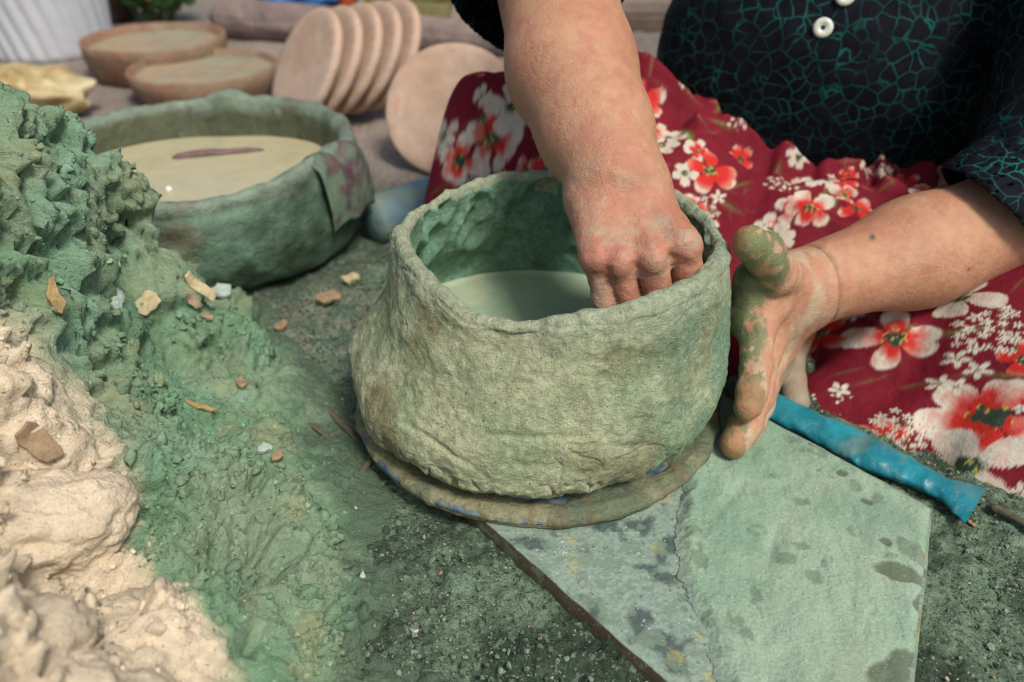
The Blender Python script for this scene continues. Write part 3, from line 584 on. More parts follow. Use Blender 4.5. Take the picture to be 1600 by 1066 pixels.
# left arm, hand flat against the outside of the pot, thumb uppermost
L_el, L_m, L_w = J(1690, 305, .655), J(1430, 395, .62), J(1252, 450, .580)
L_base = [J(1226, 434, .560), J(1230, 456, .567), J(1233, 478, .575), J(1235, 498, .583)]
L_mcp = [J(1182, 512, .527), J(1192, 545, .540), J(1202, 562, .553), J(1210, 575, .566)]
L_pip = [J(1182, 572, .501), J(1182, 622, .507), J(1186, 634, .522), J(1194, 625, .540)]
L_dip = [J(1175, 612, .484), J(1163, 662, .484), J(1174, 662, .505), J(1186, 640, .530)]
L_tip = [J(1168, 636, .475), J(1147, 694, .469), J(1165, 680, .490), J(1178, 650, .520)]
T_ = [J(1232, 440, .562), J(1212, 428, .540), J(1194, 396, .522), J(1172, 380, .513)]
TOE = [J(1230, 566, .590), J(1236, 592, .570), J(1243, 628, .546)]
def left_arm(P):
    fore = chain(P, [L_el, L_m, L_w], [.050, .0425, .0320], .03)
    palm = None
    for b, m, rr in zip(L_base, L_mcp, (.0140, .0145, .0140, .0130)):
        e = seg(P, b, m, .0185, rr); palm = e if palm is None else smin(palm, e, .012)
    fing = None
    for i, (m, a, b, c) in enumerate(zip(L_mcp, L_pip, L_dip, L_tip)):
        r0 = (.0124, .0130, .0115, .0095)[i]; e = chain(P, [m, a, b, c], [r0 * 1.08, r0, r0 * .95, r0 * .86], .004); fing = e if fing is None else smin(fing, e, .0008)
    thb = chain(P, T_, [.0180, .0165, .0146, .0130], .006)
    web = smin(seg(P, J(1212, 432, .548), J(1176, 500, .540), .0135, .0150), seg(P, J(1172, 432, .540), J(1168, 500, .540), .0125, .014), .012)
    d = smin(smin(fore, palm, .024), fing, .007); d = smin(d, smin(thb, web, .0045), .006)
    axw = np.array(L_w) - L_m; axw /= np.linalg.norm(axw); sw = (P - np.array(L_w)) @ axw
    d = d + .0013 * np.exp(-((sw + .011 + .10 * np.abs(P[:, 2] - L_w[2])) / .0016) ** 2)
    tx = np.array(T_[2]) - T_[1]; tx /= np.linalg.norm(tx); st = (P - np.array(T_[1])) @ tx; near = np.exp(-(seg(P, T_[1], T_[2], 0, 0) / .02) ** 2)
    d = d + .0022 * near * np.exp(-((st + .003) / .0019) ** 2) + .0011 * near * np.exp(-((st + .009) / .0016) ** 2) + .0008 * near * np.exp(-((st - .009) / .0016) ** 2)
    hm = (P[:, 0] < .262); d = d + hm * .0009 * fbm(P * np.array([1.6, 1, .7]), .012, 2, 643) + hm * .0004 * fbm(P * np.array([2.0, 1, .6]), .0055, 2, 644)
    for jn, dr_ in ((L_dip[0], L_tip[0]), (L_pip[0], L_dip[0]), (L_dip[1], L_tip[1])):
        ax_ = np.array(dr_) - jn; ax_ /= np.linalg.norm(ax_); s_ = (P - np.array(jn)) @ ax_; nr = np.exp(-(np.linalg.norm(P - np.array(jn), axis=1) / .016) ** 4); d = d + nr * (.0010 * np.exp(-(s_ / .0014) ** 2) + .0007 * np.exp(-((s_ + .0045) / .0012) ** 2))
    foot = smin(chain(P, TOE, [.013, .0118, .0120], .006), chain(P, [TOE[0], TOE[0] + np.array([.04, .08, -.004])], [.013, .016], .01), .01)
    return np.minimum(d, foot)
HIP = np.array([.42, .98, .08])
def trunk(P):
    d = ell(P, (.40, .965, .22), (.185, .115, .16)); d = smin(d, ell(P, (.41, .985, .43), (.165, .10, .19)), .06)
    d = smin(d, ell(P, (.43, 1.0, .09), (.20, .14, .085)), .05)
    for s, e in (((.225, .975, .53), R_el), ((.59, .965, .53), L_el)):
        d = smin(d, seg(P, s, e, .055, .044), .03)
    d = smin(d, seg(P, (.40, .97, .56), (.385, .93, .68), .055, .050), .03); d = smin(d, ell(P, (.375, .905, .765), (.075, .092, .115)), .02)
    d = smin(d, ell(P, (.372, .815, .755), (.013, .020, .022)), .012)
    for c in ((.348, .830, .785), (.400, .830, .785)): d = d + .006 * np.exp(-np.einsum('ij,ij->i', P - np.array(c), P - np.array(c)) / .014 ** 2)
    d = d + .003 * np.exp(-(((P[:, 2] - .712) / .004) ** 2 + ((P[:, 0] - .373) / .022) ** 2)) * (P[:, 1] < .86)
    for pts, rs in (([(.30, .96, .09), (-.005, .865, .085), (.22, .74, .05)], [.075, .055, .035]), ([(.53, .94, .09), (.46, .60, .055), (.37, .70, .035)], [.070, .042, .030])):
        d = smin(d, chain(P, pts, rs, .02), .03)
    return d
def bounds(pts, pad): a = np.array(pts); return a.min(0) - pad, a.max(0) + pad
parts = []
lo, hi = bounds([R_el, R_m, R_w] + R_mcp + R_tip, .062); parts.append(('r', *sdf_mesh(right_arm, lo, hi, .00145)))
lo, hi = bounds([L_el, L_m, L_w] + L_mcp + L_tip + T_ + TOE, .062); lo[2] = max(lo[2], -.01); parts.append(('l', *sdf_mesh(left_arm, lo, hi, .00145)))
parts.append(('t', *sdf_mesh(trunk, (-.09, .5, -.02), (.74, 1.16, .92), .009, 2)))
VV, FF, CC = [], [], []; n0 = 0
for k, V, F in parts:
    V = relax(V, F, 2, .4)
    c = mixv(SKIN, PALE, sstep(-.3, .3, fbm(V, .05, 3, 501))); c = mixv(c, PINK, .65 * sstep(-.25, .45, fbm(V, .014, 5, 511, .7))); c = c * (1 + .10 * fbm(V, .0045, 3, 513))[:, None]
    if k == 'r':
        hd = sstep(R_w[1] + .02, R_mcp[1][1] + .02, V[:, 1]); c = mixv(c, PINK, .55 * hd)
        for m in R_mcp: c = mixv(c, np.array([.50, .185, .145]), .45 * np.exp(-np.sum((V - np.array(m) - [0, -.01, .005]) ** 2, 1) / .010 ** 2))
        dust = hd * sstep(-.1, .5, fbm(V, .02, 5, 521, .7)); c = mixv(c, np.array([.43, .37, .26]), .55 * dust)
        vein = hd * sstep(.04, .0, np.abs(fbm(V, .035, 2, 531))); c = mixv(c, np.array([.30, .24, .18]), .30 * vein)
        sp_ = sstep(.60, .66, fbm(V, .0035, 2, 541)); c = mixv(c, np.array([.22, .14, .09]), .6 * sp_ * hd)
    if k == 'l':
        fx, fy, fd = proj(V)
        hand = sstep(.268, .245, V[:, 0] + .012 * fbm(V, .02, 3, 551)) * (V[:, 2] > .0)
        c = mixv(c, np.array([.44, .20, .145]), .6 * hand * sstep(-.1, .4, fbm(V, .012, 5, 571, .65)))
        c = mixv(c, np.array([.50, .42, .28]), .7 * hand * sstep(-.25, .35, fbm(V * [1.4, 1, .7], .016, 4, 573)))
        # clay smeared over everything that has been against the pot
        side = sstep(.007, .001, V[:, 0] - np.interp(V[:, 2], [.02, .06, .10, .13, .17], [.166, .178, .188, .193, .203]) + .014 * fbm(V, .016, 6, 561, .65))
        c = mixv(c, np.array([.150, .185, .085]), .92 * hand * side * sstep(-.22, -.05, fbm(V, .010, 5, 581, .65)))
        pads = np.zeros(len(V))
        for pnt, r_ in ((L_tip[0], .013), (L_tip[1], .012), (L_dip[0], .011)): pads = np.maximum(pads, np.exp(-(np.linalg.norm(V - np.array(pnt) - [-.003, -.006, .003], axis=1) / r_) ** 3))
        c = mixv(c, np.array([.34, .175, .085]), .75 * np.clip(pads * 1.3, 0, 1) * sstep(-.45, .05, fbm(V, .007, 4, 591)))
        thm = np.exp(-(np.linalg.norm(V - np.array(T_[3]), axis=1) / .024) ** 6)
        c = mixv(c, np.array([.27, .165, .070]), .9 * thm * sstep(.002, -.006, V[:, 0] - T_[3][0] + .003 + .004 * fbm(V, .01, 3, 593)))
        band = np.exp(-((V[:, 0] - T_[3][0] - .002 - .006 * fbm(V, .012, 3, 595)) / .0075) ** 2)
        c = mixv(c, np.array([.16, .185, .070]), .9 * thm * band * sstep(-.3, .1, fbm(V, .008, 4, 601)))
        neck = np.exp(-(np.linalg.norm(V - np.array(J(1165, 445, .53)), axis=1) / .020) ** 4); c = mixv(c, np.array([.11, .14, .07]), .85 * neck * sstep(-.4, .1, fbm(V, .01, 3, 603)))
        axw = np.array(L_w) - L_m; axw /= np.linalg.norm(axw); sw = (V - np.array(L_w)) @ axw
        c = mixv(c, np.array([.26, .13, .06]), .75 * np.exp(-((sw + .011 + .10 * np.abs(V[:, 2] - L_w[2])) / .0014) ** 2) * (fd < .75))
        c = mixv(c, np.array([.10, .12, .07]), np.exp(-(np.hypot(fx - 1363, fy - 371) / 5) ** 4))
        c = mixv(c, np.array([.05, .035, .03]), .8 * np.exp(-(np.hypot(fx - 1514, fy - 421) / 2.6) ** 4))
        ft = np.exp(-(np.linalg.norm(V - np.array(TOE[1]), axis=1) / .06) ** 6) * (V[:, 1] > .530) * (V[:, 2] < .05) * (V[:, 0] > .222); c = mixv(c, np.array([.25, .22, .16]), .85 * ft)
    VV.append(V); FF.append(F + n0); CC.append(c); n0 += len(V)
m_skin = surf('skin', attr=True, var=0.10, vscale=90, specks=[((.33, .14, .09), 330, .70, .35)], rough=0.5, bumps=[(650, 0.0008, 3), (190, 0.0010, 5)], sss=0.10, spec=0.35, rough_var=.08)
person = mesh_np('person', np.concatenate(VV), np.concatenate(FF), m_skin, col=np.concatenate(CC), origin=(.42, .95, 0)); tag(person, 'person in dark teal crackle shirt and red floral skirt shaping the pot with both hands', 'person')

# shirt
CUFF_L = J(1548, 330, .625); NL = np.array([-.66, -.10, -.74]); NL /= np.linalg.norm(NL)
CUFF_R = J(815, 5, .745); NR = np.array([-.28, -.62, -.55]); NR /= np.linalg.norm(NR)
def shirt_f(P):
    d = ell(P, (.405, .955, .215), (.232, .150, .168)); d = smin(d, ell(P, (.41, .975, .42), (.195, .130, .20)), .07)
    d = smin(d, ell(P, (.43, .995, .13), (.225, .15, .09)), .05)
    f = .006 * fbm(P * np.array([1, 1, 1.5]), .10, 2, 611) + .002 * fbm(P, .03, 2, 612); d = d + f
    for s, e, rr, cf, nn in (((.235, .975, .52), R_el + np.array([-.012, .02, .0]), (.080, .070), CUFF_R, NR), ((.58, .965, .52), L_el + np.array([.0, .02, .015]), (.082, .072), CUFF_L, NL)):
        o_ = smin(seg(P, s, e, *rr), seg(P, e, cf + nn * .02, rr[1], .056 if cf is CUFF_L else .071), .03) + f * .7
        sh = np.maximum(o_, -(o_ + .0045)) if True else o_
        sh = np.where((P - cf) @ nn > -.05, np.maximum(o_, -(o_ + .0045)), o_)
        sh = np.maximum(sh, (P - cf) @ nn); d = smin(d, sh, .018) if cf is CUFF_L else smin(d, sh, .012)
    nk = seg(P, (.40, .97, .56), (.385, .93, .70), .062, .058); return np.maximum(d, -nk)
V, F = sdf_mesh(shirt_f, (-.06, .55, .035), (.74, 1.16, .66), .0040, 2); V = relax(V, F, 3, .5)
m_shirt, nt, bs, L = new_mat('crackle_print_jersey'); co = nd(nt, 'ShaderNodeTexCoord').outputs['Object']
wn_ = nd(nt, 'ShaderNodeTexNoise'); wn_.inputs['Scale'].default_value = 40; L.new(co, wn_.inputs['Vector'])
va = nd(nt, 'ShaderNodeVectorMath', operation='SCALE'); L.new(wn_.outputs['Color'], va.inputs[0]); va.inputs['Scale'].default_value = .016
vb = nd(nt, 'ShaderNodeVectorMath', operation='ADD'); L.new(co, vb.inputs[0]); L.new(va.outputs[0], vb.inputs[1])
vo = nd(nt, 'ShaderNodeTexVoronoi', feature='DISTANCE_TO_EDGE'); vo.inputs['Scale'].default_value = 66; L.new(vb.outputs[0], vo.inputs['Vector'])
line = ramp(nt, vo.outputs['Distance'], [(.0, (1, 1, 1)), (.022, (.75, .75, .75)), (.05, (0, 0, 0))])
fade = ramp(nt, noise_node(nt, co, 22, 4, .6), [(.36, (.05, .05, .05)), (.66, (1, 1, 1))]); lf = mixc(nt, 1.0, line, fade, 'MULTIPLY')
blot = ramp(nt, noise_node(nt, co, 90, 3), [(.35, (.0025, .003, .006)), (.7, (.006, .008, .014))])
L.new(mixc(nt, lf, blot, (.008, .125, .105)), bs.inputs['Base Color']); bs.inputs['Roughness'].default_value = .75; bs.inputs['Specular IOR Level'].default_value = .12
b = nd(nt, 'ShaderNodeBump'); b.inputs['Distance'].default_value = .0006; L.new(noise_node(nt, co, 900, 2), b.inputs['Height']); L.new(b.outputs[0], bs.inputs['Normal'])
shirt = mesh_np('shirt', V, F, m_shirt, person, origin=(.41, .96, .05)); shirt['label'] = 'dark shirt printed with a teal crackle net'
SV = V; SN = vnormals(V, F); spx, spy, spd = proj(V)
m_cuff = surf('plain_black_hem', base=(.008, .011, .016), var=.2, vscale=300, rough=.8, bumps=[(900, .0005, 2)])
rim_v = V[np.abs((V - CUFF_L) @ NL) < .004]
# buttons on the placket
m_btn = surf('shell_button', base=(.62, .66, .56), var=.15, vscale=150, rough=.25, spec=.6); m_hole = surf('button_thread', base=(.03, .03, .03), var=.1, rough=.8)
for (px, py) in ((1285, 48), (1313, -4)):
    d = np.hypot(spx - px, spy - py); c = np.where(d < 8)[0]; i = c[np.argmin(spd[c])]; n = SN[np.linalg.norm(SV - SV[i], axis=1) < .02].mean(0); R = frame(n)
    P_, F_ = lathe([(.0004, .0030), (.0024, .0030), (.0030, .0031), (.0045, .0042), (.0072, .0044), (.0092, .0034), (.0096, .0018), (.0088, .0), (.0004, -.0004)], 32)
    bt = mesh_np('button', SV[i] + (P_ + [0, 0, .0006]) @ R.T, F_, m_btn, shirt, origin=SV[i])
    bt.data.materials.append(m_hole); rc_ = np.hypot(P_[:, 0], P_[:, 1])[F_].max(1)
    bt.data.polygons.foreach_set('material_index', ((rc_ < .003) & (P_[:, 2][F_].min(1) > .002)).astype(np.int32))
# skirt
sk = [(aty(790, 140, .84)), aty(700, 178, .835), (-.105, .86, .02), aty(690, 225, .815), aty(760, 225, .79), aty(850, 258, .765), (-.02, .755, .03), (.10, .70, .05), (-.03, .97, .03), (-.12, .95, -.03), (-.14, .85, -.05), (-.09, .76, -.04), (.0, .70, -.03),
      aty(880, 120, .86), aty(1000, 110, .87), aty(1040, 200, .82), aty(1150, 250, .80), aty(1250, 305, .77), aty(1130, 330, .735), aty(1250, 385, .69), aty(1400, 310, .76), (.17, .66, .045), (.20, .62, .02), (.14, .62, -.02), (.05, .62, -.05),
      aty(1340, 420, .665), aty(1450, 440, .63), aty(1595, 428, .585), aty(1600, 540, .525), aty(1500, 530, .555), aty(1400, 520, .59), aty(1330, 525, .615), aty(1600, 650, .478), aty(1500, 640, .510), aty(1400, 610, .552),
      atz(1262, 585, .002), atz(1330, 640, .004), atz(1420, 695, .004), atz(1500, 735, .004), atz(1600, 778, .002), atz(1700, 815, 0), atz(1230, 600, -.03), atz(1420, 760, -.03), atz(1600, 850, -.03), atz(1750, 900, -.03), (.235, .615, -.005),
      (.47, .52, .115), (.56, .50, .10), (.64, .52, .03), (.70, .50, -.03), (.60, .40, -.03), (.60, .65, .12), (.70, .75, .05), (.78, .75, -.04), (.66, .95, .09), (.76, 1.0, -.03), (.42, .95, .12), (.42, 1.12, .04), (.42, 1.2, -.04), (.15, 1.05, .03), (.1, 1.12, -.04), (.5, .78, .10), (.25, .93, .15)]
sk = np.array([list(map(float, c)) for c in sk]); sf = rbf_fit(sk[:, :2], sk[:, 2], 2e-5)
st = .00125; xs = np.arange(-.13, .72, st); ys = np.arange(.40, 1.14, st); X, Y = [a.ravel() for a in np.meshgrid(xs, ys, indexing='ij')]
z = sf(X, Y); P3 = np.stack([X, Y, 0 * X], 1)
q1 = fbm(np.stack([X * .35 + Y * .9, (Y - X) * .25, 0 * X], 1), .045, 2, 701); q2 = fbm(np.stack([X - .5 * Y, X * .4 + Y * .3, 0 * X], 1), .035, 2, 702)
bodyk = sstep(0, .05, z); z = z + bodyk * (.019 * (1 - 2.4 * np.abs(q1)) * sstep(.55, .75, Y) + .008 * np.sin(np.arctan2(Y - .95, X - .40) * 22 + 3 * q2) * np.exp(-((np.hypot(X - .40, (Y - .95) * 1.3) - .20) / .07) ** 2) + .0045 * q2 + .003 * (1 - 2.0 * np.abs(q2)) * sstep(.7, .5, Y)) + .0007 * fbm(P3, .02, 3, 703)
VS = np.stack([X, Y, z], 1); u_ = X; v_ = .80 * Y + .75 * z
col = np.tile(np.array([.165, .008, .019]), (len(X), 1)) * (1 + .15 * fbm(P3, .03, 3, 711))[:, None]
kpx, kpy, kpd = proj(VS)
WHT = np.array([.60, .55, .45]); RED = np.array([.52, .025, .020]); PNK = np.array([.60, .22, .16]); LEAF = np.array([.11, .34, .075]); DGR = np.array([.03, .055, .035]); OLV = np.array([.16, .15, .06])
def local(cu, cv, R, ang):
    i = np.where((np.abs(u_ - cu) < R) & (np.abs(v_ - cv) < R))[0]; du = u_[i] - cu; dv = v_[i] - cv; ca, sa = math.cos(ang), math.sin(ang); return i, du * ca + dv * sa, -du * sa + dv * ca
def put(i, c, a): col[i] = col[i] * (1 - a[:, None]) + c * a[:, None]
def flower(cu, cv, R, ang, kind):
    i, x, y = local(cu, cv, R * 1.15, ang)
    if not len(i): return
    r = np.hypot(x, y) / R; t = np.arctan2(y, x); jit = .10 * fbm(P3[i], R * .35, 2, 721)
    for k in range(5):
        dt = (t - k * 2 * math.pi / 5 - .3 * math.sin(k * 7 + cu * 90) + math.pi) % (2 * math.pi) - math.pi
        lim = (.92 + .1 * math.sin(k * 5 + cv * 70)) * np.clip(1 - (np.abs(dt) / .70) ** 3.2, 0, 1) + jit
        a = sstep(.0, .06, lim - r) * (np.abs(dt) < .72)
        if kind == 'poppy': c = mixv(RED * np.ones((len(i), 1)), WHT * np.ones((len(i), 1)), sstep(.36, .80, r + .30 * fbm(P3[i], R * .25, 3, 731) + .12 * np.abs(dt))); c = mixv(c, PNK, .5 * sstep(.2, .5, fbm(P3[i], R * .3, 2, 733)))
        elif kind == 'red': c = mixv(RED * np.ones((len(i), 1)), PNK * np.ones((len(i), 1)), sstep(.55, .95, r)); c = mixv(c, WHT, .9 * sstep(.80, .95, r + .2 * fbm(P3[i], R * .3, 2, 732)))
        else: c = mixv(WHT * .92 * np.ones((len(i), 1)), np.array([.35, .30, .25]), .6 * sstep(.5, .9, np.cos(dt * 16)) * sstep(.75, .2, r)); c = mixv(c, PNK, .25 * sstep(.1, .5, fbm(P3[i], R * .4, 2, 741)))
        put(i, c, a)
    put(i, DGR, sstep(.26, .17, r + .1 * fbm(P3[i], R * .12, 2, 751))); put(i, np.array([.45, .40, .10]), .8 * sstep(.28, .38, fbm(P3[i], R * .07, 2, 761)) * (r < .28))
def star(cu, cv, R, ang, n=5):
    i, x, y = local(cu, cv, R * 1.1, ang)
    if not len(i): return
    r = np.hypot(x, y) / R; t = np.arctan2(y, x); put(i, WHT, sstep(.0, .22, .28 + .72 * np.abs(np.cos(t * n / 2)) ** 1.2 - r)); put(i, OLV, .8 * (r < .17))
def cluster(cu, cv, R, n, seed):
    r_ = np.random.default_rng(seed)
    for k in range(n):
        a = k * 2.4; q = R * math.sqrt((k + .4) / n); star(cu + q * math.cos(a) + r_.normal(0, R * .05), cv + q * math.sin(a) + r_.normal(0, R * .05), R * .19 * r_.uniform(.8, 1.25), r_.uniform(0, 6))
def leaf(cu, cv, Ln, ang, c=LEAF, w=.24):
    i, x, y = local(cu, cv, Ln, ang)
    if not len(i): return
    s = x / Ln; a = sstep(.0, .012, w * Ln * .5 * np.clip(1 - (2 * s) ** 2, 0, 1) * .9 - np.abs(y)) * (np.abs(s) < .5)
    put(i, c * (1 + .45 * np.sign(y))[:, None] if len(i) else c, a * (.95)); 
r3 = np.random.default_rng(5)
# scattered ground pattern
for k in range(460):
    cu, cv = r3.uniform(-.12, .7), r3.uniform(.33, 1.0); leaf(cu, cv, r3.uniform(.02, .05), r3.uniform(0, 6.3), [LEAF, OLV, LEAF * .6, np.array([.30, .22, .12])][k % 4], r3.uniform(.2, .4))
for k in range(90): cu, cv = r3.uniform(-.12, .7), r3.uniform(.33, 1.0); star(cu, cv, r3.uniform(.005, .009), r3.uniform(0, 6))
for k in range(26): cluster(r3.uniform(-.1, .7), r3.uniform(.55, 1.0), r3.uniform(.014, .022), 16, k)
for k in range(150): flower(r3.uniform(-.1, .7), r3.uniform(.58, 1.0), r3.uniform(.011, .022), r3.uniform(0, 6), ['red', 'white', 'poppy'][k % 3])
for k in range(26): flower(r3.uniform(.42, .72), r3.uniform(.34, .60), r3.uniform(.020, .036), r3.uniform(0, 6), ['poppy', 'white', 'red'][k % 3])
for k in range(8): cluster(r3.uniform(.42, .7), r3.uniform(.34, .58), .02, 18, k + 50)
def uvat(px, py):
    d = np.hypot(kpx - px, kpy - py); c = np.where((d < 5) & (z > 0))[0]
    if not len(c): c = np.array([np.argmin(d + (z < 0) * 99)])
    i = c[np.argmin(kpd[c])]; return u_[i], v_[i]
for (px, py, Ln, an, c_) in [(1450, 515, .040, -.5, LEAF), (1560, 590, .045, -.35, LEAF), (1500, 590, .03, -.1, LEAF), (1590, 440, .03, .8, LEAF), (1430, 600, .035, .1, LEAF), (1275, 550, .03, 1.3, OLV), (1320, 580, .04, .2, OLV), (1530, 760, .03, .0, OLV), (1405, 565, .02, -1.2, LEAF), (1140, 300, .022, -.5, LEAF), (1160, 290, .012, .6, LEAF), (1280, 335, .03, -.2, OLV), (720, 200, .035, .5, OLV), (870, 215, .03, .3, OLV), (1340, 690, .02, 1.4, OLV), (1560, 510, .02, 1.2, LEAF)]: u0, v0 = uvat(px, py); leaf(u0, v0, Ln, an, c_)
for (px, py, R, an, kd) in [(1395, 528, .034, .3, 'poppy'), (1545, 650, .043, .8, 'poppy'), (1515, 725, .036, .2, 'white'), (1490, 462, .026, .7, 'white'), (1112, 262, .030, .2, 'red'), (1600, 560, .02, .2, 'red'), (1265, 322, .026, .3, 'poppy'), (1375, 700, .020, .2, 'red'), (765, 218, .034, .3, 'poppy'), (715, 250, .028, 1, 'poppy'), (800, 165, .030, .1, 'white'), (850, 265, .022, .4, 'red'), (1005, 150, .028, .3, 'red'), (1020, 200, .024, .3, 'poppy'), (1210, 365, .018, .2, 'white'), (1080, 330, .022, .5, 'red'), (1340, 320, .022, 1, 'red'), (1280, 520, .02, .4, 'red'), (690, 215, .02, .4, 'white'), (880, 180, .03, .8, 'poppy')]: u0, v0 = uvat(px, py); flower(u0, v0, R, an, kd)
for (px, py, R, n) in [(1555, 515, .024, 26), (1410, 670, .022, 24), (1225, 285, .016, 18), (850, 195, .016, 16), (1310, 612, .010, 8), (740, 285, .012, 10)]: u0, v0 = uvat(px, py); cluster(u0, v0, R, n, px)
for (px, py) in [(1490, 562), (1525, 578), (1465, 598), (1490, 603), (1310, 605), (1590, 770), (1120, 305), (1190, 350)]: u0, v0 = uvat(px, py); star(u0, v0, .0095, px)
F = grid_faces(len(xs), len(ys)); keep = (z[F] > -.003).any(1); F = F[keep]; used = np.unique(F); mp = np.full(len(X), -1); mp[used] = np.arange(len(used)); VS[:, 2] = np.maximum(VS[:, 2], -.004)
m_skirt = surf('printed_cotton', attr=True, var=.12, vscale=200, rough=.8, bumps=[(1400, .0003, 1), (60, .0022, 4)], spec=.2)
skirt = mesh_np('skirt', VS[used], mp[F], m_skirt, person, col=col[used], origin=(.42, .9, 0)); skirt['label'] = 'crimson cotton skirt printed with white, red and pink flowers'
# headscarf (above the frame)
def scarf_f(P):
    d = ell(P, (.375, .918, .775), (.086, .100, .125)); d = smin(d, seg(P, (.385, .97, .70), (.39, 1.0, .60), .05, .06), .04); face = ell(P, (.372, .80, .752), (.062, .075, .085)); return np.maximum(d, -face)
V, F = sdf_mesh(scarf_f, (.27, .78, .52), (.48, 1.08, .93), .007, 2); V = relax(V, F, 2)
mesh_np('headscarf', V, F, surf('scarf_cotton', base=(.42, .40, .36), var=.15, vscale=50, rough=.85, bumps=[(200, .001, 3)]), person, origin=(.38, .92, .7))

# ------------------------------------------------------------------ turquoise plastic roll beside the board
A, B = atz(1180, 622, .016), atz(1526, 788, .012)
n, m = 40, 150; t = np.linspace(0, 1, m); an = np.linspace(0, 2 * np.pi, n, endpoint=False); ax = (B - A); R = frame(ax / np.linalg.norm(ax))
AN, T = [a.ravel() for a in np.meshgrid(an, t, indexing='ij')]; end = sstep(.86, 1.0, T)
rx = .0165 * (1 - .10 * np.sin(T * 9)) * (1 - .30 * sstep(.5, .9, T)) * (1 + .95 * end); rz = .0082 * (1 - .25 * sstep(.4, .85, T)) * (1 - .45 * end) * (1 - .2 * np.exp(-((T - .52) / .03) ** 2))
V = A + T[:, None] * ax + (np.cos(AN) * rx)[:, None] * R[:, 0] + (np.sin(AN) * rz)[:, None] * np.array([0, 0, 1.0])
cr_ = fbm(np.stack([T * 9, np.cos(AN) * .6, np.sin(AN) * .6], 1), .55, 4, 801); N = vnormals(V, grid_faces(n, m, True)); V = V + ((V - (A + T[:, None] * ax)) / .012) * (.0016 * cr_ + .0016 * (1 - 2 * np.abs(fbm(V, .02, 3, 811))) * (.4 + .6 * sstep(.45, .6, T)))[:, None]
V[:, 2] = np.maximum(V[:, 2], .002)
rc = mixv(np.array([.008, .17, .22]), np.array([.014, .25, .31]), sstep(-.2, .3, fbm(V, .03, 3, 821))); rc = mixv(rc, np.array([.10, .18, .16]), .75 * sstep(.12, .4, fbm(V, .02, 4, 831)) * (.45 + .55 * np.exp(-((T - .53) / .1) ** 2)))
m_roll = surf('turquoise_plastic', attr=True, var=.15, vscale=90, specks=[((.12, .18, .15), 180, .63, .6)], rough=.42, bumps=[(70, .0015, 3)], spec=.45)
F = grid_faces(n, m, True); caps = []
o = mesh_np('plastic_roll', V, F, m_roll, col=rc, origin=(A + B) / 2); tag(o, 'crumpled turquoise plastic sheet rolled up along the board edge by the skirt hem', 'plastic sheet')

# ------------------------------------------------------------------ chips and shards on the clay
def flake(name, c, nrm, Ln, Wd, Th, rot, mat, label, cat, seed, group=None):
    r_ = np.random.default_rng(seed); R = frame(nrm, (0, 1, 0) if abs(nrm[1]) < .9 else (1, 0, 0)); k = 28; an = np.linspace(0, 2 * np.pi, k, endpoint=False)
    pa = (np.arange(7) + r_.uniform(-.35, .35, 7)) / 7 * 2 * np.pi; pr_ = r_.uniform(.78, 1.15, 7); pq = np.stack([np.cos(pa) * pr_, np.sin(pa) * pr_], 1); pq = np.vstack([pq, pq[:1]]); pk = np.linspace(0, 7, k, endpoint=False); ox = np.interp(pk, np.arange(8), pq[:, 0]) * Ln / 2; oy = np.interp(pk, np.arange(8), pq[:, 1]) * Wd / 2; ox = ox + r_.normal(0, .03 * Wd, k); oy = oy + r_.normal(0, .03 * Wd, k); cs, sn = math.cos(rot), math.sin(rot)
    V = []
    for (s, zz) in ((.02, 1.0), (.5, 1.05), (.93, .95), (1.0, .55), (1.0, -.5), (.9, -1.0), (.02, -1.0)):
        for x, y in zip(ox * s, oy * s): V.append((x * cs - y * sn, x * sn + y * cs, zz * Th / 2 + Ln * .10 * ((x / Ln * 2) ** 2) + Th * .3 * math.sin(x * 900 / (1 + Ln * 60))))
    V = np.array(V).reshape(7, k, 3).transpose(1, 0, 2).reshape(-1, 3); V = V @ R.T + c
    o = mesh_np(name, V, grid_faces(k, 7, True)[:, ::-1], mat, smooth=False, origin=c); tag(o, label, cat, group); return o
m_bark = surf('straw_bark', base=(.40, .29, .13), var=.4, vscale=150, tint=(.20, .13, .06), tscale=80, tamt=.7, rough=.85, bumps=[(250, .0015, 4)])
m_pale = surf('pale_shard', base=(.55, .44, .26), var=.2, vscale=120, tint=(.30, .33, .20), tscale=60, tamt=.6, rough=.85, bumps=[(200, .0015, 4)])
m_terr = surf('terracotta_chip', base=(.30, .195, .12), var=.35, vscale=150, tint=(.30, .26, .16), tscale=70, tamt=.5, rough=.85, bumps=[(250, .001, 4)])
m_grch = surf('grey_chip', base=(.36, .44, .38), var=.25, vscale=150, rough=.8, bumps=[(250, .001, 4)])
def flk(px, py, name, Ln, Wd, Th, rot, mat, label, cat, seed, ground=False):
    if ground: p, n_ = atz(px, py, .006), np.array([.05, -.1, 1.0])
    else: p, n_ = on_heap(px, py)
    n_ = n_ + np.array([0, -.25, .25]); n_ /= np.linalg.norm(n_); flake(name, p + n_ * Th * .35, n_, Ln, Wd, Th, rot, mat, label, cat, seed)
flk(88, 470, 'bark_flake', .027, .011, .003, -.75, m_bark, 'brown bark flake stuck edgewise in the upper clay slope', 'flake', 1)
flk(230, 474, 'clay_shard', .029, .018, .004, 1.9, m_pale, 'tall straw coloured shard standing upright in the green clay', 'shard', 2)
flk(182, 472, 'clay_shard', .030, .011, .004, 1.95, m_grch, 'grey green coated shard beside the straw coloured one', 'shard', 3)
flk(312, 446, 'clay_shard', .038, .012, .004, .10, m_pale, 'long buff shard lying under the slip basin', 'shard', 4)
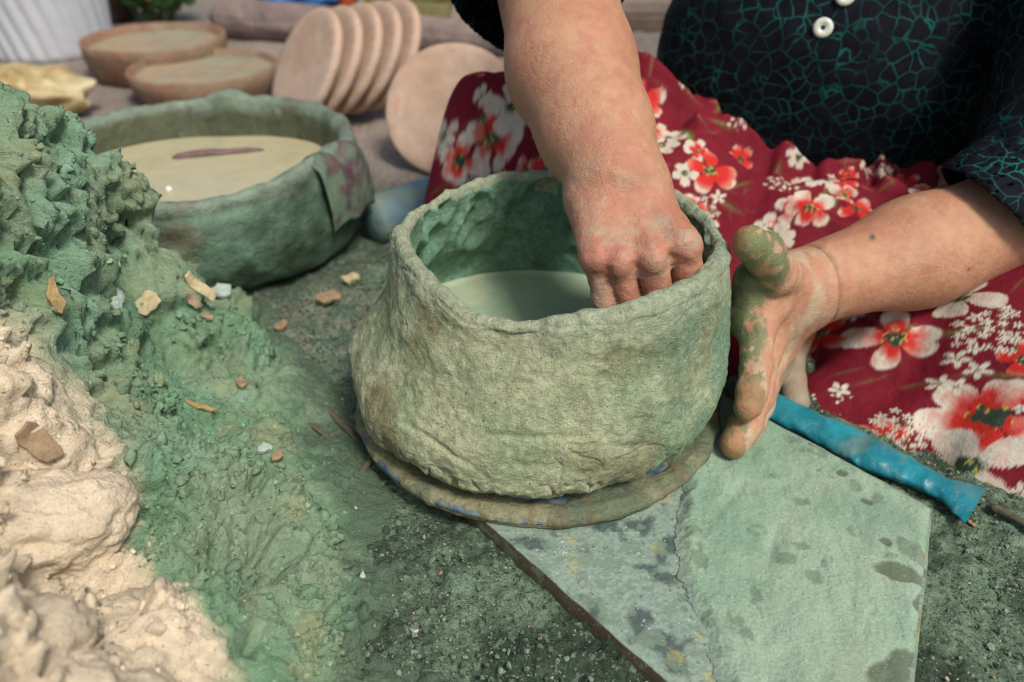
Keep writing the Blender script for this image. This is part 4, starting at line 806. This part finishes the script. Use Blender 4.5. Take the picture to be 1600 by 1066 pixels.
flk(303, 470, 'clay_shard', .018, .009, .004, .2, m_terr, 'small tan shard just under the long buff one', 'shard', 5)
flk(328, 495, 'terracotta_chip', .014, .006, .003, .0, m_terr, 'narrow orange terracotta chip at the basin foot', 'chip', 6)
flk(350, 455, 'clay_shard', .026, .018, .004, 1.2, m_grch, 'pale mint flake leaning at the end of the long buff shard', 'shard', 7)
flk(378, 596, 'terracotta_chip', .016, .011, .004, -1.0, m_terr, 'rusty terracotta chip on the lower clay slope', 'chip', 8)
flk(312, 635, 'bark_flake', .026, .006, .0022, -.08, m_bark, 'thin curled bark sliver on top of the torn clay ridge', 'flake', 9)
flk(60, 692, 'terracotta_shard', .030, .016, .004, .1, m_terr, 'flat peach terracotta shard on the cream dried flank coloured as sunlit', 'shard', 10)
flk(440, 512, 'terracotta_chip', .016, .011, .005, .4, m_terr, 'brick red chip between the heap and the pot', 'chip', 11, True)
flk(553, 898, 'wood_chip', .022, .008, .003, -.25, m_grch, 'whitish wood chip lying flat on dark soil', 'chip', 12, True)
flk(561, 812, 'wood_chip', .019, .006, .0025, -1.2, m_grch, 'whitish wood sliver pointing at the turning disc', 'chip', 13, True)
flk(548, 438, 'clay_shard', .020, .013, .006, .3, m_pale, 'buff shard on the ground beside the pot wall', 'shard', 14, True)
flk(515, 467, 'clay_shard', .028, .016, .005, .2, m_terr, 'tan shard lying flat behind the pot wall', 'shard', 15, True)
flk(415, 700, 'terracotta_chip', .012, .009, .004, .5, m_grch, 'grey pebble like chip low on the clay slope', 'chip', 16)
flk(437, 712, 'terracotta_chip', .010, .008, .004, .9, m_terr, 'small brown chip next to the grey pebble like chip', 'chip', 17)
# twigs lying on the soil
m_twig = surf('twig_bark', base=(.10, .095, .06), var=.4, vscale=200, rough=.85, bumps=[(300, .001, 3)])
for (a, b, r, lb, s) in [((455, 590), (560, 690), .0045, 'long grey twig lying between the heap and the pot', 3), ((1545, 790), (1640, 850), .004, 'grey brown twig on the soil past the plastic roll', 5), ((460, 655), (520, 690), .003, 'short dark twig near the long grey twig', 8), ((560, 745), (600, 700), .0028, 'dark bark strip under the turning disc edge', 12)]:
    rod('twig', atz(*a, .007), atz(*b, .006), r, m_twig, lb, 'twig', seed=s, bend=.003)

# crumbs of clay and grit
ico = np.array([(-1, 1.618, 0), (1, 1.618, 0), (-1, -1.618, 0), (1, -1.618, 0), (0, -1, 1.618), (0, 1, 1.618), (0, -1, -1.618), (0, 1, -1.618), (1.618, 0, -1), (1.618, 0, 1), (-1.618, 0, -1), (-1.618, 0, 1)]) / 1.9
icf = np.array([(0, 11, 5), (0, 5, 1), (0, 1, 7), (0, 7, 10), (0, 10, 11), (1, 5, 9), (5, 11, 4), (11, 10, 2), (10, 7, 6), (7, 1, 8), (3, 9, 4), (3, 4, 2), (3, 2, 6), (3, 6, 8), (3, 8, 9), (4, 9, 5), (2, 4, 11), (6, 2, 10), (8, 6, 7), (9, 8, 1)])
def crumbs(name, C, S, cols, mat, label, cat, seed):
    r_ = np.random.default_rng(seed); nC = len(C); J_ = ico[None] * (1 + .35 * r_.normal(0, 1, (nC, 12, 1))) * S[:, None, None] * r_.uniform(.55, 1.2, (nC, 1, 3)); V = (C[:, None] + J_).reshape(-1, 3); F = (icf[None] + 12 * np.arange(nC)[:, None, None]).reshape(-1, 3)
    o = mesh_np(name, V, F, mat, col=np.repeat(cols, 12, 0), smooth=False); tag(o, label, cat, kind='stuff'); return o
m_crumb = surf('crumb_clay', attr=True, var=.25, vscale=300, rough=.9, bumps=[(500, .0008, 3)])
C = []; r4 = np.random.default_rng(21)
while len(C) < 8000:
    x, y = r4.uniform(-.30, .42), r4.uniform(.17, .80)
    inb = all(((b - a)[0] * (y - a[1]) - (b - a)[1] * (x - a[0])) > -.004 for a, b in zip(poly, np.roll(poly, -1, 0)))
    if sf(np.array(x), np.array(y)) > -.004 or inb or (x - .02) ** 2 + (y - .55) ** 2 < .13 ** 2 or (x - BC[0]) ** 2 + (y - BC[1]) ** 2 < .2 ** 2 or hf(np.array(x), np.array(y)) > .016: continue
    C.append((x, y, .003))
C = np.array(C); S = .0006 + .0018 * r4.random(len(C)) ** 7; C[:, 2] += S * .5
cc = mixv(np.array([.075, .115, .075]), np.array([.20, .28, .20]), r4.random(len(C)) ** 1.6); cc[r4.random(len(C)) < .03] = [.36, .20, .11]; cc[r4.random(len(C)) < .04] = [.42, .40, .32]
crumbs('soil_grit', C, S, cc, m_crumb, 'loose green grey grit and clay crumbs on the soil', 'grit', 3)
i = r4.choice(len(HV), 9000, p=(lambda w: w / w.sum())(((HV[:, 2] > .006) * (.05 + sstep(-.1, .3, fbm(HV, .05, 3, 31)))))); S = .0006 + .0017 * r4.random(len(i)) ** 5
C1 = HV[i] + HN[i] * (S * .25)[:, None]
crumbs('clay_crumbs', C1, S, HCOL[i] * (.8 + .4 * r4.random((len(i), 1))), m_crumb, 'fine moist crumbs strewn over the clay heap', 'clay crumbs', 4)
# torn clods: rounder 80-face pieces crowding the crumbly parts of the heap
ed_ = {}; v2l = [tuple(v / np.linalg.norm(v)) for v in ico]; f2l = []
def mid_(a, b):
    k = (min(a, b), max(a, b))
    if k not in ed_: m_ = np.array(v2l[a]) + np.array(v2l[b]); v2l.append(tuple(m_ / np.linalg.norm(m_))); ed_[k] = len(v2l) - 1
    return ed_[k]
for a, b, c in icf.tolist(): ab, bc_, ca = mid_(a, b), mid_(b, c), mid_(c, a); f2l += [(a, ab, ca), (b, bc_, ab), (c, ca, bc_), (ab, bc_, ca)]
i2 = np.array(v2l); f2 = np.array(f2l)
wgt = (HV[:, 2] > .012) * HROUGH ** 2 * (.03 + sstep(-.05, .35, fbm(HV, .03, 3, 37))); i = r4.choice(len(HV), 5200, p=wgt / wgt.sum()); S = .0012 + .0034 * r4.random(len(i)) ** 3
C2 = HV[i] - HN[i] * (S * .15)[:, None]; J2 = i2[None] * S[:, None, None] * r4.uniform(.45, 1.35, (len(i), 1, 3)) * (1 + .16 * r4.normal(0, 1, (len(i), 42, 1))); J2 = J2 * (1 + .75 * fbm((J2 * .9 + C2[:, None] * 3).reshape(-1, 3), .0042, 2, 47)).reshape(len(i), 42, 1)
o = mesh_np('clay_clods', (C2[:, None] + J2).reshape(-1, 3), (f2[None] + 42 * np.arange(len(i))[:, None, None]).reshape(-1, 3), m_clay, col=np.repeat(HCOL[i] * (.85 + .35 * r4.random((len(i), 1))), 42, 0)); tag(o, 'torn clods crowding the crumbly crest of the clay heap', 'clay clods', kind='stuff')

# ------------------------------------------------------------------ background, out of focus
m_wood = surf('plaster_bat', base=(.44, .295, .205), var=.2, vscale=25, tint=(.53, .40, .31), tscale=7, tamt=.8, specks=[((.46, .24, .18), 30, .62, .5)], rough=.85, bumps=[(60, .002, 4)])
def disc(c, nrm, r, th_, label, group=None, seed=1):
    R = frame(nrm); P_, F_ = lathe(dense([(.001, th_ / 2), (r * .97, th_ / 2), (r * .995, th_ * .3), (r, 0), (r * .99, -th_ * .35), (r * .96, -th_ / 2), (.001, -th_ / 2)], .01), 72)
    rim_ = np.hypot(P_[:, 0], P_[:, 1]); P_ *= (1 + .012 * fbm(P_, .06, 2, seed))[:, None]; o = mesh_np('round_bat', P_ @ R.T + c, F_, m_wood, origin=c); tag(o, label, 'bat', group)
n1 = np.array([-.566, -.394, .421]); c0 = aty(478, 106, 1.335)
for k, lb in enumerate(['pinkish round clay bat, foremost of the leaning row of five', 'round clay bat second in the leaning row, right behind the foremost', 'round clay bat in the middle of the leaning row of five', 'round clay bat fourth in the leaning row of five', 'round clay bat hindmost in the leaning row, against the log']):
    c = c0 + np.array([.0285, .022, .0]) * k; disc(c, n1, .099, .014, lb, 'round bats leaning in a row', k)
disc(aty(706, 172, 1.15), np.array([-.10, -.82, .56]), .098, .012, 'peach round bat leaning alone behind the floral skirt knee', None, 9)
# wide shallow terracotta pans
m_pan = surf('terracotta_pan', base=(.235, .125, .08), var=.3, vscale=30, tint=(.22, .17, .11), tscale=10, tamt=.8, rough=.85, bumps=[(60, .002, 4)])
m_panfill = surf('pan_inside_clay', base=(.32, .24, .15), var=.2, vscale=25, tint=(.22, .26, .19), tscale=10, tamt=.6, rough=.8, bumps=[(50, .003, 4)])
for (c, r, h_, lb) in [((-.565, 1.500, 0), .134, .058, 'shallow terracotta pan of tan clay right behind the slip basin'), ((-.715, 1.665, 0), .138, .072, 'shallow brown terracotta pan behind the other pan, near the white planter')]:
    e = empty('terracotta_pan', c); tag(e, lb, 'pan')
    V, F = lathe(dense([(.001, .0), (r * .82, .0), (r * .90, .01), (r * .98, h_ * .6), (r, h_), (r * .975, h_ * 1.04), (r * .93, h_), (r * .92, h_ * .80), (.001, h_ * .78)], .012), 96, c); V += .003 * np.stack([fbm(V, .08, 2, 3 + q) for q in range(3)], 1)
    mesh_np('wall', V, F, m_pan, e, origin=c); V, F = lathe(dense([(.001, h_ * .84), (r * .5, h_ * .85), (r * .935, h_ * .84), (r * .935, h_ * .76)], .012), 96, c); V[:, 2] += .003 * fbm(V, .05, 3, 6); mesh_np('clay_fill', V, F, m_panfill, e, origin=c)
# white fluted planter
e = empty('fluted_planter', (-1.03, 1.86, 0)); tag(e, 'white fluted planter standing behind the yellow bag', 'planter')
nn_ = 288; pr = dense([(.001, .0), (.118, .0), (.124, .006), (.150, .30), (.156, .305), (.156, .325), (.144, .327), (.140, .30), (.10, .28), (.001, .28)], .012); V, F = lathe(pr, nn_, (0, 0, 0))
tt = np.arctan2(V[:, 1], V[:, 0]) + V[:, 2] * 1.6; rr = np.hypot(V[:, 0], V[:, 1]); fl = .006 * (np.abs(np.sin(tt * 13)) - .6) * ((rr > .115) & (V[:, 2] < .300) & (V[:, 2] > .004)); V[:, :2] *= (1 + fl / np.maximum(rr, .01))[:, None]
m_wht = surf('white_plaster', base=(.52, .55, .60), var=.1, vscale=20, tint=(.50, .50, .50), tscale=8, tamt=.4, rough=.6, bumps=[(40, .001, 3)]); mesh_np('body', V + [-1.03, 1.86, 0], F, m_wht, e, origin=(-1.03, 1.86, 0))
V, F = lathe([(.001, .286), (.08, .288), (.138, .284), (.138, .276)], 48, (-1.03, 1.86, 0)); V[:, 2] += .006 * fbm(V, .03, 3, 4); mesh_np('soil', V, F, surf('potting_soil', base=(.05, .035, .025), var=.4, vscale=80, rough=.95, bumps=[(100, .004, 4)]), e, origin=(-1.03, 1.86, .28))
# yellow bag
c = np.array([-.815, 1.37, .04]); th = np.linspace(0, 2 * np.pi, 140, endpoint=False); ph = np.linspace(.02, np.pi - .02, 80); T, Q = [a.ravel() for a in np.meshgrid(th, ph, indexing='ij')]; S = np.stack([np.cos(T) * np.sin(Q), np.sin(T) * np.sin(Q), np.cos(Q)], 1)
r = 1 + .30 * fbm(S, .9, 2, 3) + .13 * (1 - 2 * np.abs(fbm(S, .7, 2, 5))) + .08 * np.tanh(6 * fbm(S + 3, .7, 2, 8)); V = S * r[:, None] * np.array([.085, .055, .040]); V[:, 2] += .35 * np.maximum(0, -V[:, 0] - .01); V = V + c; V[:, 2] = np.maximum(V[:, 2], .003)
m_bag, nt, bs, L = new_mat('yellow_plastic_film'); co = nd(nt, 'ShaderNodeTexCoord').outputs['Object']; L.new(ramp(nt, noise_node(nt, co, 18, 4, .6, .5), [(.35, (.27, .18, .07)), (.5, (.40, .31, .14)), (.68, (.56, .50, .30))]), bs.inputs['Base Color']); bs.inputs['Roughness'].default_value = .55; bs.inputs['Subsurface Weight'].default_value = .1
b = nd(nt, 'ShaderNodeBump'); b.inputs['Distance'].default_value = .003; L.new(noise_node(nt, co, 40, 4), b.inputs['Height']); L.new(b.outputs[0], bs.inputs['Normal'])
o = mesh_np('plastic_bag', V, grid_faces(140, 80, True), m_bag, origin=c); tag(o, 'crumpled mustard yellow plastic bag on the ground beyond the heap', 'bag')
# faded blue pipe behind the pot
A, B = np.array([-.175, .885, .026]), np.array([-.02, 1.02, .030]); e = rod('blue_pipe', A, B, .030, surf('faded_blue_paint', base=(.13, .24, .30), var=.25, vscale=50, tint=(.20, .24, .18), tscale=25, tamt=.8, rough=.6, bumps=[(90, .002, 4)]), 'short faded blue painted tube lying between the basin and the pot', 'tube', n=36, m=40, seed=4, taper=1.05, wob=.05)
# log
m_log = surf('weathered_log', base=(.27, .21, .18), var=.3, vscale=20, tint=(.17, .13, .12), tscale=6, tamt=.8, rough=.9, bumps=[(30, .012, 5)])
a, b = np.array([-.73, 2.03, .06]), np.array([.16, 1.76, .05]); n, m = 64, 140; t = np.linspace(0, 1, m); an = np.linspace(0, 2 * np.pi, n, endpoint=False); AN, T = [q.ravel() for q in np.meshgrid(an, t, indexing='ij')]; R = frame((b - a) / np.linalg.norm(b - a))
S3 = np.stack([np.cos(AN) * .2, np.sin(AN) * .2, T * 1.2], 1); rr = (.046 - .012 * T) * (1 + .14 * fbm(S3, .25, 3, 4) + .08 * fbm(S3 * [3, 3, .7], .1, 3, 5)); rr *= np.minimum(1, .02 + 20 * np.minimum(T, 1 - T) + .0)
V = a + T[:, None] * (b - a) + (np.cos(AN) * rr)[:, None] * R[:, 0] + (np.sin(AN) * rr)[:, None] * R[:, 1]; V[:, 2] -= V[:, 2].min() + .006
o = mesh_np('log', V, grid_faces(n, m, True), m_log, origin=((a + b) / 2)); tag(o, 'weathered grey brown log lying across behind the round bats', 'log')
# small leafy bush
e = empty('leafy_bush', (-.89, 2.14, 0)); tag(e, 'small dark green leafy bush behind the terracotta pans', 'bush')
r5 = np.random.default_rng(3); VL, FL = [], []; cL = []
for k in range(700):
    d = r5.normal(0, 1, 3); d /= np.linalg.norm(d); p = np.array([-.89, 2.14, .115]) + d * np.array([.115, .10, .10]) * r5.uniform(.35, 1) ** .6; nrm = d + r5.normal(0, .5, 3); R = frame(nrm); s = r5.uniform(.016, .030); q = np.array([(-.5, 0, 0), (-.1, .32, .08), (.35, .22, .05), (.6, 0, -.1), (.35, -.22, .05), (-.1, -.32, .08)]) * s
    i0 = len(VL) * 6; VL.append(q @ R.T + p); FL += [(i0, i0 + 1, i0 + 4, i0 + 5)[:4], (i0 + 1, i0 + 2, i0 + 3, i0 + 4)]; cL.append(np.tile(np.array([.045, .11, .025]) * r5.uniform(.5, 1.7), (6, 1)))
mesh_np('leaves', np.concatenate(VL), np.array(FL), surf('bush_leaf', attr=True, var=.2, vscale=40, rough=.5), e, col=np.concatenate(cL), smooth=False, origin=(-.89, 2.14, .11))['kind'] = 'stuff'
m_stem = surf('bush_stem', base=(.10, .07, .04), var=.3, vscale=60, rough=.9)
for k in range(7): rod('stem', (-.89 + .02 * math.cos(k), 2.14 + .02 * math.sin(k), -.005), (-.89 + .09 * math.cos(k * .9), 2.14 + .09 * math.sin(k * .9), .17), .006, m_stem, parent=e, seed=k, n=8, m=8)
# brown jar, blue bag, coloured buckets, olive crate, planks
def jar(name, c, pr, mat, label, cat, seed, lob=0):
    V, F = lathe(dense(pr, .015), 64, c); V += .002 * np.stack([fbm(V, .1, 2, seed + q) for q in range(3)], 1); o = mesh_np(name, V, F, mat, origin=c); tag(o, label, cat); return o
m_jar = surf('brown_glaze', base=(.09, .055, .04), var=.3, vscale=20, rough=.5, bumps=[(40, .002, 3)])
jar('brown_jar', (-1.06, 2.20, 0), [(.001, 0), (.07, 0), (.10, .06), (.105, .11), (.08, .16), (.06, .175), (.066, .19), (.055, .19), (.05, .17), (.001, .15)], m_jar, 'dark brown jar between the white planter and the bush', 'jar', 2)
def bucket(c, r, h_, colr, label, seed):
    e = empty('plastic_bucket', c); tag(e, label, 'bucket'); m_ = surf('bucket_plastic', base=colr, var=.1, vscale=15, rough=.4)
    V, F = lathe(dense([(.001, 0), (r * .8, 0), (r, h_), (r * 1.06, h_), (r * 1.06, h_ * .94), (r * 1.1, h_ * 1.02), (r * .97, h_ * 1.02), (r * .78, .01), (.001, .008)], .02), 48, c); mesh_np('body', V, F, m_, e, origin=c)
    pts = [np.array(c) + [r * 1.03 * math.cos(a), -.01, h_ * .96 - r * .5 * math.sin(a)] for a in np.linspace(0, math.pi, 16)]
    for q0, q1 in zip(pts[:-1], pts[1:]): pass
    th = np.linspace(0, 2 * np.pi, 8, endpoint=False); V = np.concatenate([[p + .003 * np.array([math.cos(t_) * .3, math.cos(t_), math.sin(t_)]) + [0, -r * .9 * math.sin(k_ / 15 * math.pi), 0] for t_ in th] for k_, p in enumerate(pts)]); Fh = np.array([(i * 8 + j, i * 8 + (j + 1) % 8, (i + 1) * 8 + (j + 1) % 8, (i + 1) * 8 + j) for i in range(15) for j in range(8)]); mesh_np('handle', V, Fh, m_, e, origin=c)
bucket((-.465, 2.36, 0), .045, .075, (.50, .10, .04), 'orange red plastic bucket behind the log', 1)
bucket((-.375, 2.33, 0), .034, .080, (.62, .50, .12), 'yellow plastic bucket beside the orange red one', 2)
bucket((-.312, 2.30, 0), .030, .075, (.16, .42, .14), 'green plastic bucket beside the yellow one', 3)
def crumple(name, c, rad, mat, label, cat, seed):
    th = np.linspace(0, 2 * np.pi, 90, endpoint=False); ph = np.linspace(.03, np.pi - .03, 50); T, Q = [a.ravel() for a in np.meshgrid(th, ph, indexing='ij')]; S = np.stack([np.cos(T) * np.sin(Q), np.sin(T) * np.sin(Q), np.cos(Q)], 1)
    r = 1 + .3 * fbm(S, .8, 2, seed) + .18 * (1 - 2 * np.abs(fbm(S, .45, 3, seed + 2))); V = S * r[:, None] * np.array(rad) + c; V[:, 2] = np.maximum(V[:, 2], .003); o = mesh_np(name, V, grid_faces(90, 50, True), mat, origin=c); tag(o, label, cat)
m_bl = surf('blue_plastic_film', base=(.03, .17, .50), var=.3, vscale=25, rough=.4, bumps=[(40, .006, 4)])
crumple('plastic_bag', np.array([-.585, 2.30, .045]), (.11, .07, .045), m_bl, 'crumpled blue plastic bag on the ground behind the log', 'bag', 4)
crumple('plastic_bag', np.array([-.055, 1.92, .06]), (.05, .04, .03), surf('sky_blue_film', base=(.03, .36, .62), var=.2, vscale=30, rough=.4, bumps=[(50, .004, 3)]), 'small sky blue plastic bag stuffed behind the log by the arm', 'bag', 6)
e = empty('wooden_crate', (-.255, 2.25, 0)); tag(e, 'olive wooden crate behind the hindmost bat', 'crate'); m_ol = surf('olive_paint', base=(.20, .18, .08), var=.25, vscale=20, rough=.8, bumps=[(60, .002, 4)])
def boxm(name, c, s, mat, parent=None, rot=0.0, bev=.003, label=None, cat=None, seed=1, group=None):
    hx, hy, hz_ = np.array(s) / 2; me_v = []; 
    for sz, k in ((-1, bev), (-1, 0), (1, 0), (1, bev)):
        q = hz_ * sz - (sz * bev if k == 0 else 0); ix, iy = hx - k, hy - k
        me_v += [(-ix, -iy, q), (ix, -iy, q), (ix, iy, q), (-ix, iy, q)]
    F = [(0, 3, 2, 1), (12, 13, 14, 15)] + [(l * 4 + j, l * 4 + (j + 1) % 4, (l + 1) * 4 + (j + 1) % 4, (l + 1) * 4 + j) for l in range(3) for j in range(4)]
    V = np.array(me_v); cs, sn = math.cos(rot), math.sin(rot); V = np.stack([V[:, 0] * cs - V[:, 1] * sn, V[:, 0] * sn + V[:, 1] * cs, V[:, 2]], 1) + c; o = mesh_np(name, V, np.array(F), mat, parent, smooth=False, origin=c)
    if label: tag(o, label, cat, group)
    return o
for k in range(3):
    for sy in (-1, 1): boxm('slat', (-.255, 2.25 + sy * .075, .028 + k * .042), (.19, .010, .036), m_ol, e)
for sx in (-1, 1): boxm('end_board', (-.255 + sx * .088, 2.25, .064), (.012, .139, .120), m_ol, e)
boxm('bottom_board', (-.255, 2.25, .006), (.163, .139, .008), m_ol, e)
# planks piled behind the arm
m_pl = [surf('plank_wood_%s' % nme, base=cb_, var=.3, vscale=20, tint=(.15, .11, .09), tscale=8, tamt=.6, rough=.85, bumps=[(60, .003, 4)]) for nme, cb_ in (('pale', (.48, .34, .22)), ('grey', (.25, .20, .17)), ('dark', (.10, .075, .055)))]
r6 = np.random.default_rng(9)
desc = ['dark bottom plank of the pile behind the forearm', 'grey plank second from the bottom of the pile behind the forearm', 'grey brown plank third up in the pile behind the forearm', 'pale plank fourth up in the pile behind the forearm', 'pale top plank of the pile behind the forearm']
for k in range(5):
    boxm('plank', (.42 + .02 * r6.normal(), 2.14 + .03 * k, .017 + .034 * k), (.75, .16, .034), m_pl[(2, 1, 1, 0, 0)[k]], rot=.06 * r6.normal(), bev=.004, label=desc[k], cat='plank', group='planks piled behind the potter')
for (c, r_, lb, sd) in [((.05, 2.35), (.07, .06, .05), 'grey stone behind the log beside the plank pile', 5), ((-.03, 2.55), (.09, .07, .06), 'brown grey stone behind the olive crate', 9)]:
    rock('stone', np.array([c[0], c[1], r_[2] * .7]), r_, sd, sd, m_lump, (.20, .17, .15), lb, 80)['category'] = 'stone'
